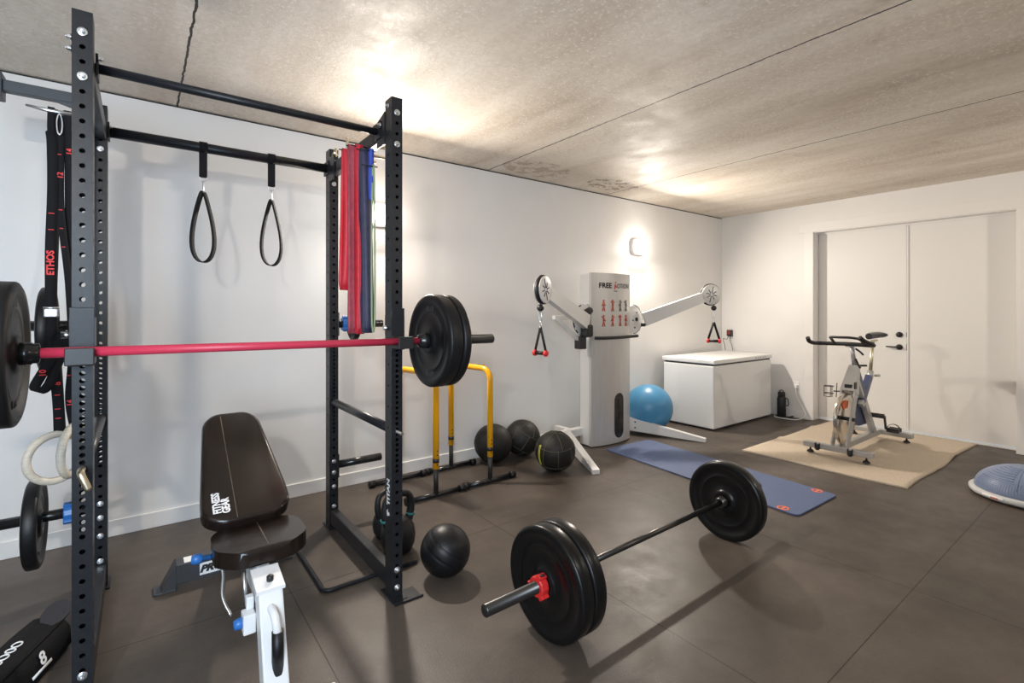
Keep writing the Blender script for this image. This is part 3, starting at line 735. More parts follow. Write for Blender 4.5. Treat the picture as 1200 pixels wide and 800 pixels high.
# rear base
rb = MB().box((BX-.225, -.955, .028), (BX+.225, -.865, .125), .004)
for s_ in (-1, 1):
    x = BX+s_*.225
    rb.prism([(x, -.955, .028), (x, -.955, .125), (x+s_*.06, -.955, .012), (x+s_*.06, -.955, .0), (x, -.955, .0)], (0, .09, 0))
    rb.box((min(x, x+s_*.09), -.958, 0), (max(x, x+s_*.09), -.862, .010), .002)
rear = build('rear_base', rb, 'grey', bench)
rear.data.materials[0] = mat('charcoal_powder_coat', (.05, .052, .058), .4)
build('sticker', MB().box((BX-.125, -.9575, .045), (BX+.02, -.955, .105)), 'print', rear)
text('PRO', .046, (BX-.075, -.9582, .074), X3, Z3, 'blackprint', rear, bold=.003, shear=.3, xs=1.1)
build('sticker', MB().box((BX-.19, -.95, .125), (BX-.14, -.885, .1265)), 'print', rear)
build('sticker', MB().box((BX-.155, -.949, .1267), (BX-.142, -.886, .1275)), 'orange', rear)

# ================================================================== BALLS, KETTLEBELLS
def wallball(c, r, label, seams=True, yellow=False, rot=(0, 0, 0)):
    c = V(c); t = thing('medicine_ball', label, 'medicine ball', (c.x, c.y, 0), 'soft medicine balls by the white wall')
    build('cover', MB().sphere(c, r, 40, 24, (1, 1, .985)), 'leather', t)
    E_ = Euler(rot).to_matrix(); s_ = MB()
    if seams:
        for h in (-.45, .45):
            rr = math.sqrt(1-h*h)
            s_.tube([c+E_@V((rr*math.cos(2*PI*k/40), rr*math.sin(2*PI*k/40), h))*(r*1.001) for k in range(40)], .0016, 6, closed=True)
        for j in range(8):
            a = j*PI/4
            s_.tube([c+E_@V((math.cos(a)*math.cos(b), math.sin(a)*math.cos(b), math.sin(b)))*(r*1.001) for b in [-.47+.94*i/10 for i in range(11)]], .0022, 6)
        for j in range(3):
            a = j*PI/3
            for sg in (1, -1):
                s_.tube([c+E_@V((math.cos(a)*math.cos(b), math.sin(a)*math.cos(b), sg*math.sin(b)))*(r*1.001) for b in [.47+(PI-.94)*i/12 for i in range(13)]], .0022, 6)
        for v in s_.bm.verts: v.co.z = max(v.co.z, .002)
        build('seams', s_, 'seamthread', t)
    if yellow:
        y = MB()
        cr = V((-.80, -.56, .0)).normalized(); up = Z3; sd = up.cross(cr)
        for off in (.62, .70):
            y.tube([c+(cr*math.cos(off)+(sd*-math.sin(off)))*r*1.003*math.cos(b)+up*r*1.003*math.sin(b) for b in [-.55+1.0*i/14 for i in range(15)]], .003, 6)
        build('yellow_print', y, 'seamyellow', t)
    return t
wallball((-4.195, -.198, .173), .175, 'plain black medicine ball against the wall, left of the three', seams=False)
wallball((-3.850, -.19, .168), .170, 'black stitched medicine ball against the wall, middle of the three', rot=(.5, .3, .4))
wallball((-3.912, -.725, .172), .174, 'black stitched medicine ball with yellow mark beside the machine leg', rot=(.15, -.2, .2), yellow=True)
c = V((-5.494, -1.625, .130)); mball = thing('medicine_ball', 'small grooved black rubber medicine ball on the floor beside the rack foot', 'medicine ball', (c.x, c.y, 0))
prof = []
for i in range(61):
    a = PI*i/60; r = .130
    for g0 in (.50, .62):
        if abs(a/PI-g0) < .011: r = .1265
    prof.append((r*math.sin(a), -r*math.cos(a)))
build('shell', MB().lathe(prof, c, V((.45, -.35, .85)), 48), 'rubber', mball)
cd_ = V((-.62, -.55, .56)).normalized()
build('valve', MB().lathe([(.006, .1285), (.006, .131), (.003, .1315), (0, .130)], c, cd_, 12), 'gloss', mball)
ball = thing('exercise_ball', 'large blue inflated exercise ball between machine and freezer', 'exercise ball', (-2.09, -.31, 0))
build('shell', MB().sphere((-2.09, -.31, .266), .268, 56, 36, (1, 1, .99)), 'ballblue', ball)
for k, v in ((0, 0),): pass
def kettlebell(x, y, rz, label, bands=True, s=1.0):
    t = thing('kettlebell', label, 'kettlebell', (x, y, 0), 'kettlebells behind the rack post')
    d = V((math.cos(rz), math.sin(rz), 0)); c = V((x, y, 0))
    b = MB().lathe([(0, 0), (.055*s, 0), (.066*s, .006*s), (.083*s, .045*s), (.088*s, .085*s), (.080*s, .130*s), (.058*s, .162*s), (.03*s, .178*s), (0, .180*s)], c, Z3, 36)
    build('body', b, 'castiron', t)
    pts = smooth_path([c+d*(-.055*s)+Z3*.135*s, c+d*(-.074*s)+Z3*.20*s, c+d*(-.066*s)+Z3*.265*s, c+d*(-.03*s)+Z3*.288*s, c+d*(.03*s)+Z3*.288*s, c+d*(.066*s)+Z3*.265*s, c+d*(.074*s)+Z3*.20*s, c+d*(.055*s)+Z3*.135*s], 5)
    n = len(pts); build('handle', MB().tube(pts, [.0175*s+.006*s*abs(2*i/(n-1)-1)**3 for i in range(n)], 14), 'castiron', t)
    if bands:
        bnd = MB()
        for sg in (-1, 1): bnd.cyl(c+d*(sg*.0705*s)+Z3*.168*s, c+d*(sg*.072*s)+Z3*.180*s, .0235*s, 16)
        o = build('colour_band', bnd, 'teal', t); o['label'] = 'teal colour band'
    return t
kettlebell(-5.585, -1.235, .1, 'black cast iron kettlebell with teal bands, in front of the pair', True, 1.13)
kettlebell(-5.565, -1.02, .35, 'plain black cast iron kettlebell behind the teal-banded one', False, .95)

# ================================================================== YELLOW DIP BARS
def dipbar(x, label):
    t = thing('dip_bar', label, 'dip bar', (x, -.4, 0), 'yellow dip bars by the wall')
    y0, y1, zt, r = -.65, -.165, .915, .0235; R = .09; xf = x
    X_ = lambda y: xf - .078*(y-y0)/(y1-y0)
    pts = [(x, y0, .215)] + [V((x, y0, .215))+Z3*(zt-R-.215)] + arc((x, y0+R, zt-R), R, PI, PI/2, 8, Y3, Z3) + arc((x, y1-R, zt-R), R, PI/2, 0, 8, Y3, Z3) + [(x, y1, .215)]
    pts = [(X_(V(p).y), V(p).y, V(p).z) for p in pts]
    build('frame', MB().tube(pts, r, 16), 'yellow', t)
    build('grip_band', MB().cyl((x, y0+.10, zt), (x, y0+.175, zt), r+.002, 16), 'black', t)
    for y in (y0, y1):
        x = X_(y)
        build('inner_post', MB().cyl((x, y, .02), (x, y, .225), .0185, 14), 'black', t)
        build('foot', MB().cyl((x-.205, y, .024), (x+.205, y, .024), .019, 14), 'gloss', t)
        for s_ in (-1, 1): build('foot_cap', MB().cyl((x+s_*.20, y, .0265), (x+s_*.245, y, .0265), .0265, 14), 'rubber', t)
        lk = MB().cyl((x, y, .262), (x, y, .292), r+.0015, 16)
        build('lock_band', lk, 'black', t)
        hl = MB()
        for z in (.25, .32, .35): hl.cyl((x-.0018, y-r-.0008, z), (x-.0018, y-r+.002, z), .005, 10)
        build('adjust_hole', hl, 'black', t)
    return t
dp = dipbar(-5.025, 'yellow tubular dip bar with black feet, the one behind the rack post')
dp2 = dup(dp, (.493, .012, 0), 'yellow tubular dip bar with black feet, the one nearer the medicine balls')

# ================================================================== CABLE MACHINE
mc = thing('cable_machine', 'tall silver dual-arm cable machine against the white wall', 'cable machine', (-2.86, -.4, 0))
TX0, TX1, TY0, TY1, TZ = -3.15, -2.56, -.25, -.42, 1.765
def front_y(x): k = (x-(TX0+TX1)/2)/((TX1-TX0)/2); return TY1-.05*(1-k*k)
fp = [(x, front_y(x), .012) for x in [TX0+(TX1-TX0)*i/16 for i in range(17)]]
pan = MB().prism(fp + [(TX1, TY1+.03, .012), (TX0, TY1+.03, .012)], (0, 0, TZ-.012))
shade(build('front_panel', pan, 'silver', mc), 25)
build('side_panel', MB().box((TX0+.012, TY0-.135, .012), (TX1-.012, TY0, TZ-.012), .004), 'silverlight', mc)
build('base_skirt', MB().prism([(x, front_y(x)+.008, 0) for x in [TX0+.01+(TX1-TX0-.02)*i/12 for i in range(13)]] + [(TX1-.01, TY0, 0), (TX0+.01, TY0, 0)], (0, 0, .013)), 'black', mc)
# weight window
wx, wz0, wz1, wr = -2.785, .06, .525, .076
cap_ = [(wx+wr*math.cos(a), wz1-wr+wr*math.sin(a)) for a in [PI*i/12 for i in range(13)]] + [(wx+wr*math.cos(a), wz0+wr+wr*math.sin(a)) for a in [PI+PI*i/12 for i in range(13)]]
wy = front_y(wx)
def wrap_front(o):
    for v in o.data.vertices: v.co.y = front_y(v.co.x+mc.location.x)-mc.location.y-.0025
build('weight_window', MB().prism([(x, front_y(x)-.003, z) for x, z in cap_], (0, .02, 0)), 'gloss', mc)
wsx = MB()
for k in range(16): wsx.box((wx-.045, wy-.0052, .12+k*.0215), (wx+.005, wy-.002, .12+k*.0215+.015), .001)
build('weight_stack', wsx, 'steel', mc)
# towel bar
tb = MB().tube(smooth_path([(TX0+.03, TY1-.02, 1.105), (TX0+.10, TY1-.062, 1.105), ((TX0+TX1)/2, TY1-.085, 1.105), (TX1-.06, TY1-.07, 1.108), (TX1+.055, TY1-.06, 1.11)], 5), .016, 12)
build('towel_bar', tb, 'black', mc)
# lettering and exercise diagrams
lx = (TX0+TX1)/2
def onp(x, z): return V((x, front_y(x)-.0022, z))
wrap_front(text('FREE', .072, onp(-2.985, 1.635), X3, Z3, 'blackprint', mc, bold=.0022, xs=1.12))
wrap_front(text('O', .07, onp(-2.80, 1.633), X3, Z3, 'blackprint', mc, bold=.0004, xs=.9))
wrap_front(text('TION', .068, onp(-2.685, 1.635), X3, Z3, 'blackprint', mc, bold=.0002, xs=1.05))
lg = MB().tube([onp(-2.86, 1.60), onp(-2.85, 1.655), onp(-2.835, 1.62)], .005, 6).sphere(onp(-2.845, 1.672), .008, 10, 6)
o = build('emblem', lg, 'redprint', mc); 
build('emblem', MB().box(onp(-2.87, 1.578)-V((0, .001, 0)), onp(-2.82, 1.586)+V((0, .001, 0))), 'blackprint', mc)
dg = MB(); dk = MB()
for r_, z in enumerate((1.43, 1.275)):
    for q, x in enumerate((-3.01, -2.89, -2.77, -2.66)):
        g_ = dg if q < 2 or r_ == 1 else dk
        P_ = lambda dx, dz: onp(x+dx, z+dz)
        g_.sphere(P_(0, .052), .011, 10, 6); g_.tube([P_(0, .04), P_(.002, 0)], .010, 6)
        arm = ((-.028, .045) if (q+r_) % 2 else (-.022, .0), (.03, .04) if q % 3 else (.024, .0))
        for a_ in arm: g_.tube([P_(0, .034), P_(*a_)], .005, 6)
        for lx_ in (-.014, .016): g_.tube([P_(.002, 0), P_(lx_, -.055)], .006, 6)
build('exercise_diagrams', dg, mat('rust_print', (.55, .12, .07), .6), mc)
build('exercise_diagrams', dk, mat('grey_print', (.25, .20, .19), .6), mc)
# pivot discs
AZ = 1.285
for s_, x in ((-1, -3.20), (1, -2.47)):
    pv = MB().lathe([(.155, 0), (.155, .012), (.15, .014), (.03, .014)], (x, TY1+.045, AZ), (0, -1, 0), 40)
    for k in range(14): pv.tube([V((x, TY1+.03, AZ))+(X3*math.cos(a)+Z3*math.sin(a))*.163 for a in (k*PI/7, k*PI/7+.16)], .006, 6)
    pl_ = build('pivot_disc', pv, 'silverlight', mc)
    rim = MB().tube([V((x, TY1+.04, AZ))+(X3*s_*math.cos(a)+Z3*math.sin(a))*.158 for a in [-1.4+2.8*i/24 for i in range(25)]], .008, 8)
    build('rim', rim, 'black', pl_)
    hb2 = MB()
    for dx, dz, r in ((s_*.06, 0, .022), (s_*.065, .075, .008), (s_*.0, -.01, .009), (s_*.03, -.09, .009)): hb2.cyl((x+dx, TY1+.032, AZ+dz), (x+dx, TY1+.026, AZ+dz), r, 14)
    build('hub', hb2, 'black', pl_)
build('side_cable', MB().tube([(TX1+.015, TY0-.06, 1.72), (TX1+.05, TY0-.09, 1.45)], .004, 8), 'grey', mc)
# arms
def arm(s_, root, end):
    root = V(root); end = V(end); d = (end-root).normalized(); sd = d.cross(Z3).normalized(); up = sd.cross(d)
    tip = end-d*.09
    def sec(p, w, h): return [p+sd*a*w+up*b*h for a, b in ((-1, -1), (1, -1), (1, 1), (-1, 1))]
    mb = MB(); A = [mb.bm.verts.new(q) for q in sec(root, .028, .074)]; B = [mb.bm.verts.new(q) for q in sec(tip, .028, .056)]
    mb.bm.faces.new(A[::-1]); mb.bm.faces.new(B)
    for i in range(4): mb.bm.faces.new([A[i], A[(i+1) % 4], B[(i+1) % 4], B[i]])
    ar = build('arm', mb, 'silverlight', mc)
    hdn = MB()
    for q in (-1, 1):
        nn = sd*q
        hdn.lathe([(.112, .021), (.112, .026), (.108, .028), (.02, .028)], end, nn, 36)
    build('pulley_head', hdn, 'silverlight', ar)
    sp = MB()
    for q in (-1, 1):
        for k in range(8):
            a = k*PI/4+.2; v = d*math.cos(a)+up*math.sin(a); L = .092 if k % 4 == 1 else .064
            sp.cyl(end+sd*q*.0285+v*.016, end+sd*q*.0285+v*L, .0045, 6)
    build('spokes', sp, 'black', ar)
    gv = MB().tube([end+(d*math.cos(a)+up*math.sin(a))*.107 for a in [2*PI*i/36 for i in range(36)]], .0175, 8, closed=True)
    build('pulley_wheel', gv, 'black', ar)
    if s_ < 0: build('pivot_housing', MB().box(root+V((-.055, -.05, -.145)), root+V((.045, .045, -.02)), .02), 'black', mc); build('lock_knob', MB().cyl(root+V((-.02, 0, .09)), root+V((.06, .02, .12)), .035, 14), 'black', mc)
    else: build('lock_knob', MB().cyl(root+V((-.055, -.0, -.06)), root+V((-.02, -.03, -.06)), .018, 14), 'black', mc)
    # cable end, ball stop
    he = end + d*.045; hx = V((he.x, he.y, end.z-.10))
    build('cable', MB().cyl((hx.x, hx.y, end.z-.06), (hx.x, hx.y, end.z-.175), .004, 8), 'black', ar)
    build('cable_stop', MB().sphere((hx.x, hx.y, end.z-.15), .030, 18, 12), 'black', ar)
    return hx, d, sd
hL = arm(-1, (-3.24, -.45, 1.265), (-4.115, -.80, 1.555)); hR = arm(1, (-2.34, -.44, 1.285), (-1.665, -.82, 1.560))
# bracket behind the left arm, base
sb = MB().box((-3.62, -.40, 1.295), (-3.30, -.36, 1.335), .004).prism([(-3.62, -.40, 1.30), (-3.56, -.40, 1.30), (-3.26, -.40, 1.10), (-3.26, -.40, 1.05)], (0, .04, 0))
build('storage_bracket', sb, 'silverlight', mc)
build('bracket_pad', MB().box((-3.31, -.43, 1.00), (-3.225, -.34, 1.13), .008), 'black', mc)
build('rear_beam', MB().box((-3.50, -.285, .10), (-2.22, -.215, .175), .005).box((-3.30, -.215, .10), (-3.24, -.03, .175), .004).box((-2.50, -.215, .10), (-2.44, -.03, .175), .004)
      .box((-3.30, -.09, 0), (-3.24, -.03, .10), .004).box((-2.50, -.09, 0), (-2.44, -.03, .10), .004), 'silverlight', mc)
for s_, r0, e0 in ((-1, (-3.345, -.265), (-3.70, -1.005)), (1, (-2.375, -.265), (-2.03, -.99))):
    r0 = V((*r0, 0)); e0 = V((*e0, 0)); d = (e0-r0).normalized(); sd = d.cross(Z3)*.032
    mb = MB(); A = [r0+sd*q+Z3*z for q, z in ((-1, .045), (1, .045), (1, .185), (-1, .185))]; B = [e0+sd*q+Z3*z for q, z in ((-1, .003), (1, .003), (1, .040), (-1, .040))]
    A = [mb.bm.verts.new(q) for q in A]; B = [mb.bm.verts.new(q) for q in B]
    mb.bm.faces.new(A[::-1]); mb.bm.faces.new(B)
    for i in range(4): mb.bm.faces.new([A[i], A[(i+1) % 4], B[(i+1) % 4], B[i]])
    lgm = build('floor_leg', mb, 'silverlight', mc)
    bo = MB()
    for z in (.085, .15):
        for q in (-1, 1): bo.cyl(r0+d*.07+sd*q*1.02+Z3*z*.95, r0+d*.07+sd*q*1.12+Z3*z*.95, .009, 10)
    build('bolt', bo, 'black', lgm)
# D-handles hanging from the cables
def d_handle(hx, dirv, label):
    zt = hx.z-.085
    t = thing('stirrup_handle', label, 'cable handle', (hx.x, hx.y, zt-.35), 'stirrup handles of the cable machine')
    c = V((hx.x, hx.y, 0)); u = V(dirv); u.z = 0; u.normalize()
    ca = MB().tube([c+Z3*(zt-.035)+(u*math.cos(2*PI*k/18)*.014+Z3*math.sin(2*PI*k/18)*.045) for k in range(18)], .0045, 8, closed=True)
    ca.tube([c+Z3*(zt-.10)+(Y3*math.cos(2*PI*k/14)*.012+Z3*math.sin(2*PI*k/14)*.028) for k in range(14)], .004, 8, closed=True)
    build('carabiner', ca, 'chrome', t)
    zb = zt-.335
    st = MB().ribbon([c+Z3*(zt-.12), c+Z3*(zb+.01)+u*.062], Y3, .026, .005).ribbon([c+Z3*(zt-.12), c+Z3*(zb+.01)-u*.062], Y3, .026, .005)
    build('strap', st, 'webbing', t)
    build('grip', MB().cyl(c+Z3*zb-u*.055, c+Z3*zb+u*.055, .0155, 14), 'rubber', t)
    for s_ in (-1, 1):
        o = build('end_cap', MB().lathe([(0, .05), (.023, .05), (.026, .056), (.026, .068), (.02, .074), (0, .075)], c+Z3*zb, u*s_, 18), 'redplastic', t); o['label'] = 'red end cap'
    return t
d_handle(hL[0], V((.1, -.995, 0)), 'black stirrup handle with red ends hanging from the left machine arm')
d_handle(hR[0], V((.35, -.93, 0)), 'black stirrup handle with red ends hanging from the right machine arm')

# ================================================================== CHEST FREEZER
FX0, FX1, FY0, FY1 = -1.545, -.185, -.79, -.115
fz = thing('chest_freezer', 'white chest freezer in the corner with closed lid', 'freezer', ((FX0+FX1)/2, (FY0+FY1)/2, 0))
build('body', MB().box((FX0, FY0, .022), (FX1, FY1, .745), .012, seg=3), 'appliance', fz)
build('gasket', MB().box((FX0+.012, FY0+.012, .740), (FX1-.012, FY1-.012, .764), .003), 'black', fz)
build('lid', MB().box((FX0-.006, FY0-.012, .763), (FX1+.006, FY1+.02, .815), .012, seg=3), 'appliance', fz)
build('base_plinth', MB().box((FX0+.03, FY0+.03, 0), (FX1-.03, FY1-.03, .024)), 'black', fz)
mk = MB()
for x in (-.62, -.56, -.50, -.43, -.38): mk.box((x, FY0-.0135, .783), (x+.025, FY0-.0118, .795))
build('control_marks', mk, 'grey', fz)
build('hinge', MB().box((-1.40, FY1-.005, .70), (-1.34, FY1+.03, .80), .003).box((-.42, FY1-.005, .70), (-.36, FY1+.03, .80), .003), 'trim', fz)
# charger and its cords on the door wall above the freezer
chg = thing('power_adapter', 'small black and red power adapter plugged in above the freezer', 'power adapter', (-.03, -.135, 1.06))
build('housing', MB().box((-.055, -.17, 1.015), (-.001, -.10, 1.105), .008), 'black', chg)
build('face', MB().box((-.0575, -.16, 1.04), (-.054, -.11, 1.095), .001), mat('dull_red_plastic', (.22, .03, .03), .4), chg)
build('cord', MB().tube(smooth_path([(-.04, -.15, 1.02), (-.05, -.155, .96), (-.045, -.17, .90), (-.05, -.19, .83), (-.06, -.2, .818)], 5), .004, 8).tube(smooth_path([(-.04, -.12, 1.02), (-.06, -.11, .97), (-.12, -.09, .98), (-.14, -.12, .90), (-.15, -.14, .82)], 5), .0035, 8), 'black', chg)
outp = MB().box((-.006, -1.06, .35), (0, -.985, .465), .003)
o = build('wall_outlet', outp, 'trim', loc=(0, -1.02, .41)); tag(o, 'white wall outlet on the door wall beside the door casing', 'outlet')
cord = thing('extension_cord', 'white cord running from the wall outlet down to the floor by the bottle', 'cord', (-.05, -1.0, 0))
build('plug', MB().box((-.045, -1.045, .385), (-.005, -1.005, .425), .005), 'wire', cord)
build('cable', MB().tube(smooth_path([(-.04, -1.025, .39), (-.06, -1.05, .28), (-.07, -1.12, .16), (-.10, -1.17, .06), (-.16, -1.10, .008), (-.22, -.98, .008), (-.21, -.86, .008), (-.12, -.80, .008)], 6), .006, 8), 'wire', cord)
bt = thing('water_bottle', 'tall black bottle with loop lid on the floor beside the freezer', 'bottle', (-.085, -.875, 0))
build('body', MB().lathe([(0, 0), (.048, 0), (.052, .006), (.052, .235), (.046, .255), (.036, .268)], (-.085, -.875, 0), Z3, 28), 'black', bt)
build('lid', MB().lathe([(.040, .266), (.043, .270), (.043, .312), (.038, .320), (0, .322)], (-.085, -.875, 0), Z3, 24).tube(arc((-.085, -.875, .315), .03, 0, PI, 10, Y3, Z3), .006, 8), 'black', bt)
build('side_handle', MB().tube(smooth_path([(-.085, -.925, .245), (-.085, -.955, .235), (-.085, -.96, .16), (-.085, -.925, .15)], 4), .006, 8), 'black', bt)
# small black cable clump by the bottle
tag(build('cable_clump', MB().tube(smooth_path([(-.10, -.985, .008), (-.13, -1.0, .012), (-.11, -1.03, .03), (-.08, -1.0, .02), (-.10, -.97, .010), (-.14, -.99, .008)], 6), .007, 8), 'black', loc=(-.1, -1, 0)), 'small coil of black cable on the floor beside the bottle', 'cable')

# ================================================================== RUG, MAT, DOME
def sheet(pts_fn, nu, nv, thick):
    mb = MB(); top = [[mb.bm.verts.new(V(pts_fn(i/nu, j/nv))) for j in range(nv+1)] for i in range(nu+1)]
    bot = [[mb.bm.verts.new(V(pts_fn(i/nu, j/nv))-Z3*thick) for j in range(nv+1)] for i in range(nu+1)]
    for i in range(nu):
        for j in range(nv):
            for L, r in ((top, 0), (bot, 1)):
                q = [L[i][j], L[i+1][j], L[i+1][j+1], L[i][j+1]]; f = mb.bm.faces.new(q[::-1] if r else q); f.smooth = True
    for i in range(nu):
        for j in (0, nv): mb.bm.faces.new([top[i][j], top[i+1][j], bot[i+1][j], bot[i][j]])
    for j in range(nv):
        for i in (0, nu): mb.bm.faces.new([top[i][j], top[i][j+1], bot[i][j+1], bot[i][j]])
    return mb
def rug_pt(u, v):
    x = -2.04+(2.145)*u; y = -1.385-v*(1.31+.02*u) + .012*math.sin(u*11) * (1 if v > .5 else .4)
    z = .012 + .014*math.exp(-((u-.36)/.025)**2)*(1-.6*v) + .012*math.exp(-((u-.74+.08*v)/.03)**2) + .008*math.exp(-((u-.50-.1*v)/.03)**2)*v
    return (x + (.02*math.sin(v*7) if u < .5 else 0), y, z)
tag(build('carpet_remnant', sheet(rug_pt, 60, 30, .011), 'carpet', loc=(-1.0, -2.0, 0)), 'tan carpet remnant spread on the floor under the exercise bike', 'rug')
# blue exercise mat
ym = thing('exercise_mat', 'blue foam exercise mat on the floor behind the barbell', 'exercise mat', (-2.85, -1.5, 0))
cA, cB, cC, cD = V((-3.085, -.55, 0)), V((-2.445, -.58, 0)), V((-2.625, -2.425, 0)), V((-3.255, -2.415, 0))
def round_poly(P, r, n=6):
    out = []
    for i in range(len(P)):
        p, a, b = P[i], P[i-1], P[(i+1) % len(P)]
        p0 = p+(a-p).normalized()*r; p1 = p+(b-p).normalized()*r
        for k in range(n+1):
            t = k/n; out.append(p0*(1-t)**2+p*2*t*(1-t)+p1*t*t)
    return out
build('foam', MB().prism([p+Z3*.001 for p in round_poly([cA, cB, cC, cD], .05)], (0, 0, .011), .003), 'matblue', ym)
for q in (cC, cD):
    k = q + ((cA+cB+cC+cD)/4-q).normalized()*.13
    k = q*.0 + k
    tg = MB().lathe([(.026, .0122), (.040, .0122), (.040, .0132), (.026, .0132), (.026, .0122)], k, Z3, 24, cap=False)
    tg.box(k+V((-.034, -.008, .0121)), k+V((.034, .008, .0130)))
    build('hanging_tag', tg, 'orange', ym)
# half dome balance trainer
bs = thing('balance_trainer', 'blue half-dome balance trainer on a grey base at the right edge', 'balance trainer', (-1.575, -3.29, 0))
bc = V((-1.575, -3.29, 0))
build('platform', MB().lathe([(0, 0), (.27, 0), (.315, .018), (.322, .03), (.322, .048), (.312, .056), (.285, .058), (0, .058)], bc, Z3, 72), 'bosugrey', bs)
dome = [(.292*math.cos(a), .056+.185*math.sin(a)) for a in [PI/2*i/16 for i in range(17)]]
dome[-1] = (0, dome[-1][1])
build('dome', MB().lathe(dome, bc, Z3, 72), 'bosublue', bs)
def dpt(az, el, k=1.0): return bc + V((.292*k*math.cos(el)*math.cos(az), .292*k*math.cos(el)*math.sin(az), .056+.185*k*math.sin(el)))
rg = MB()
for k in range(7):
    el = .62+k*.10
    rg.tube([dpt(2.9+.05*0+a, el, 1.006) for a in [(.05+.0)+(-.9)*i/10-.0 for i in range(11)]], .004, 6)
rg.tube([dpt(3.05, e, 1.004) for e in [.30+.9*i/10 for i in range(11)]], .003, 6)
for j in range(7):
    for i in range(34):
        az = PI*.93+i*.055; el = .12+j*.07
        if i > 33: continue
        rg.sphere(dpt(az-.9, el, 1.0), .0042, 6, 4)
build('raised_pattern', rg, 'bosublue', bs)
lb = MB()
pts = []
for a in [2.45+.42*i/14 for i in range(15)]: pts.append(bc+V((math.cos(a), math.sin(a), 0))*.3235+Z3*.037)
build('label_band', MB().ribbon(pts, Z3, .020, .0015), 'print', bs)
for i, a in enumerate([2.66+.05*i for i in range(3)]):
    p = bc+V((math.cos(a), math.sin(a), 0))*.3246+Z3*.037
    lb.box(p-V((.006, .006, .004)), p+V((.006, .006, .004)))
build('red_mark', lb, 'orange', bs)

# ================================================================== EXERCISE BIKE
bk = thing('exercise_bike', 'silver spin bike with black saddle and handlebar on the tan carpet', 'exercise bike', (-1.05, -2.055, 0))
y0 = -2.055
def beam(mb, a, b, w, h, w2=None, h2=None):
    a = V(a); b = V(b); d = (b-a).normalized(); sd = V((0, 1, 0)) if abs(d.y) < .9 else V((1, 0, 0)); up = sd.cross(d).normalized(); sd = d.cross(up)
    A = [mb.bm.verts.new(a+sd*q*w/2+up*r*h/2) for q, r in ((-1, -1), (1, -1), (1, 1), (-1, 1))]
    w2 = w if w2 is None else w2; h2 = h if h2 is None else h2
    B = [mb.bm.verts.new(b+sd*q*w2/2+up*r*h2/2) for q, r in ((-1, -1), (1, -1), (1, 1), (-1, 1))]
    mb.bm.faces.new(A[::-1]); mb.bm.faces.new(B)
    for i in range(4): mb.bm.faces.new([A[i], A[(i+1) % 4], B[(i+1) % 4], B[i]])
    return mb
SX0, SX1 = -1.60, -.47
for x, ya, yb in ((SX0, -1.775, -2.345), (SX1, -1.77, -2.345)):
    st_ = build('stabilizer', MB().box((x-.032, yb, .062), (x+.032, ya, .112), .006), 'bikesilver', bk)
    for y in (ya-.055, yb+.055):
        build('foot', MB().cyl((x, y, .035), (x, y, .064), .008, 10).lathe([(0, .014), (.032, .014), (.026, .026), (.010, .038), (0, .038)], (x, y, 0), Z3, 18), 'black', bk)
for y in (-1.905, -2.175):
    build('transport_wheel', MB().lathe([(0, -.013), (.024, -.013), (.028, -.008), (.028, .008), (.024, .013), (0, .013)], (SX0-.035, y, .075), Y3, 20).box((SX0-.05, y-.02, .06), (SX0-.02, y-.014, .115)).box((SX0-.05, y+.014, .06), (SX0-.02, y+.02, .115)), 'black', bk)
frm = MB(); beam(frm, (SX0+.02, y0, .088), (SX1-.02, y0, .088), .05, .05)
for s_ in (-1, 1): beam(frm, (SX0+.07, y0+s_*.062, .10), (-1.285, y0+s_*.055, .62), .014, .07, .014, .085)
beam(frm, (-1.30, y0, .58), (-1.165, y0, .82), .13, .11, .075, .075)
beam(frm, (-1.19, y0, .80), (-.655, y0, .10), .045, .062)
beam(frm, (-1.00, y0, .42), (-.735, y0, .715), .045, .055)
build('frame', frm, 'bikesilver', bk)
nv = MB(); beam(nv, (-1.175, y0, .835), (-.93, y0, .515), .048, .052); beam(nv, (-.975, y0, .47), (-.775, y0, .69), .05, .066)
nv.prism([(-1.06, y0+.03, .52), (-.93, y0+.03, .48), (-.66, y0+.03, .36), (-.60, y0+.03, .27), (-.66, y0+.03, .19), (-.95, y0+.03, .20), (-1.10, y0+.03, .30)], (0, .05, 0), .008)
build('chain_guard', nv, 'navy', bk)
fcx, fcz = -1.415, .345
fw = MB().lathe([(.03, .012), (.09, .009), (.19, .007), (.20, .011), (.242, .011), (.245, .008), (.245, -.008), (.242, -.011), (.20, -.011), (.19, -.007), (.09, -.009), (.03, -.012)], (fcx, y0, fcz), Y3, 64)
fwo = build('flywheel', fw, 'flywheel', bk)
build('flywheel_sticker', MB().prism([(fcx+r*math.cos(a), y0-.0085, fcz+r*math.sin(a)) for r, a in [(.10, 1.2+.1*i) for i in range(10)]+[(.17, 2.1-.1*i) for i in range(10)]], (0, -.004, 0)), 'orange', fwo)
build('axle', MB().cyl((fcx, y0-.085, fcz), (fcx, y0+.085, fcz), .018, 14), 'black', bk)
build('brake_pad', MB().box((-1.335, y0-.03, .60), (-1.27, y0+.03, .66), .004).box((-1.37, y0-.072, .625), (-1.32, y0-.062, .69), .002), 'black', bk)
build('stem', MB().cyl((-1.16, y0, .80), (-1.235, y0, 1.03), .020, 16).box((-1.30, y0-.04, 1.02), (-1.20, y0+.04, 1.045), .006), 'bikesilver', bk)
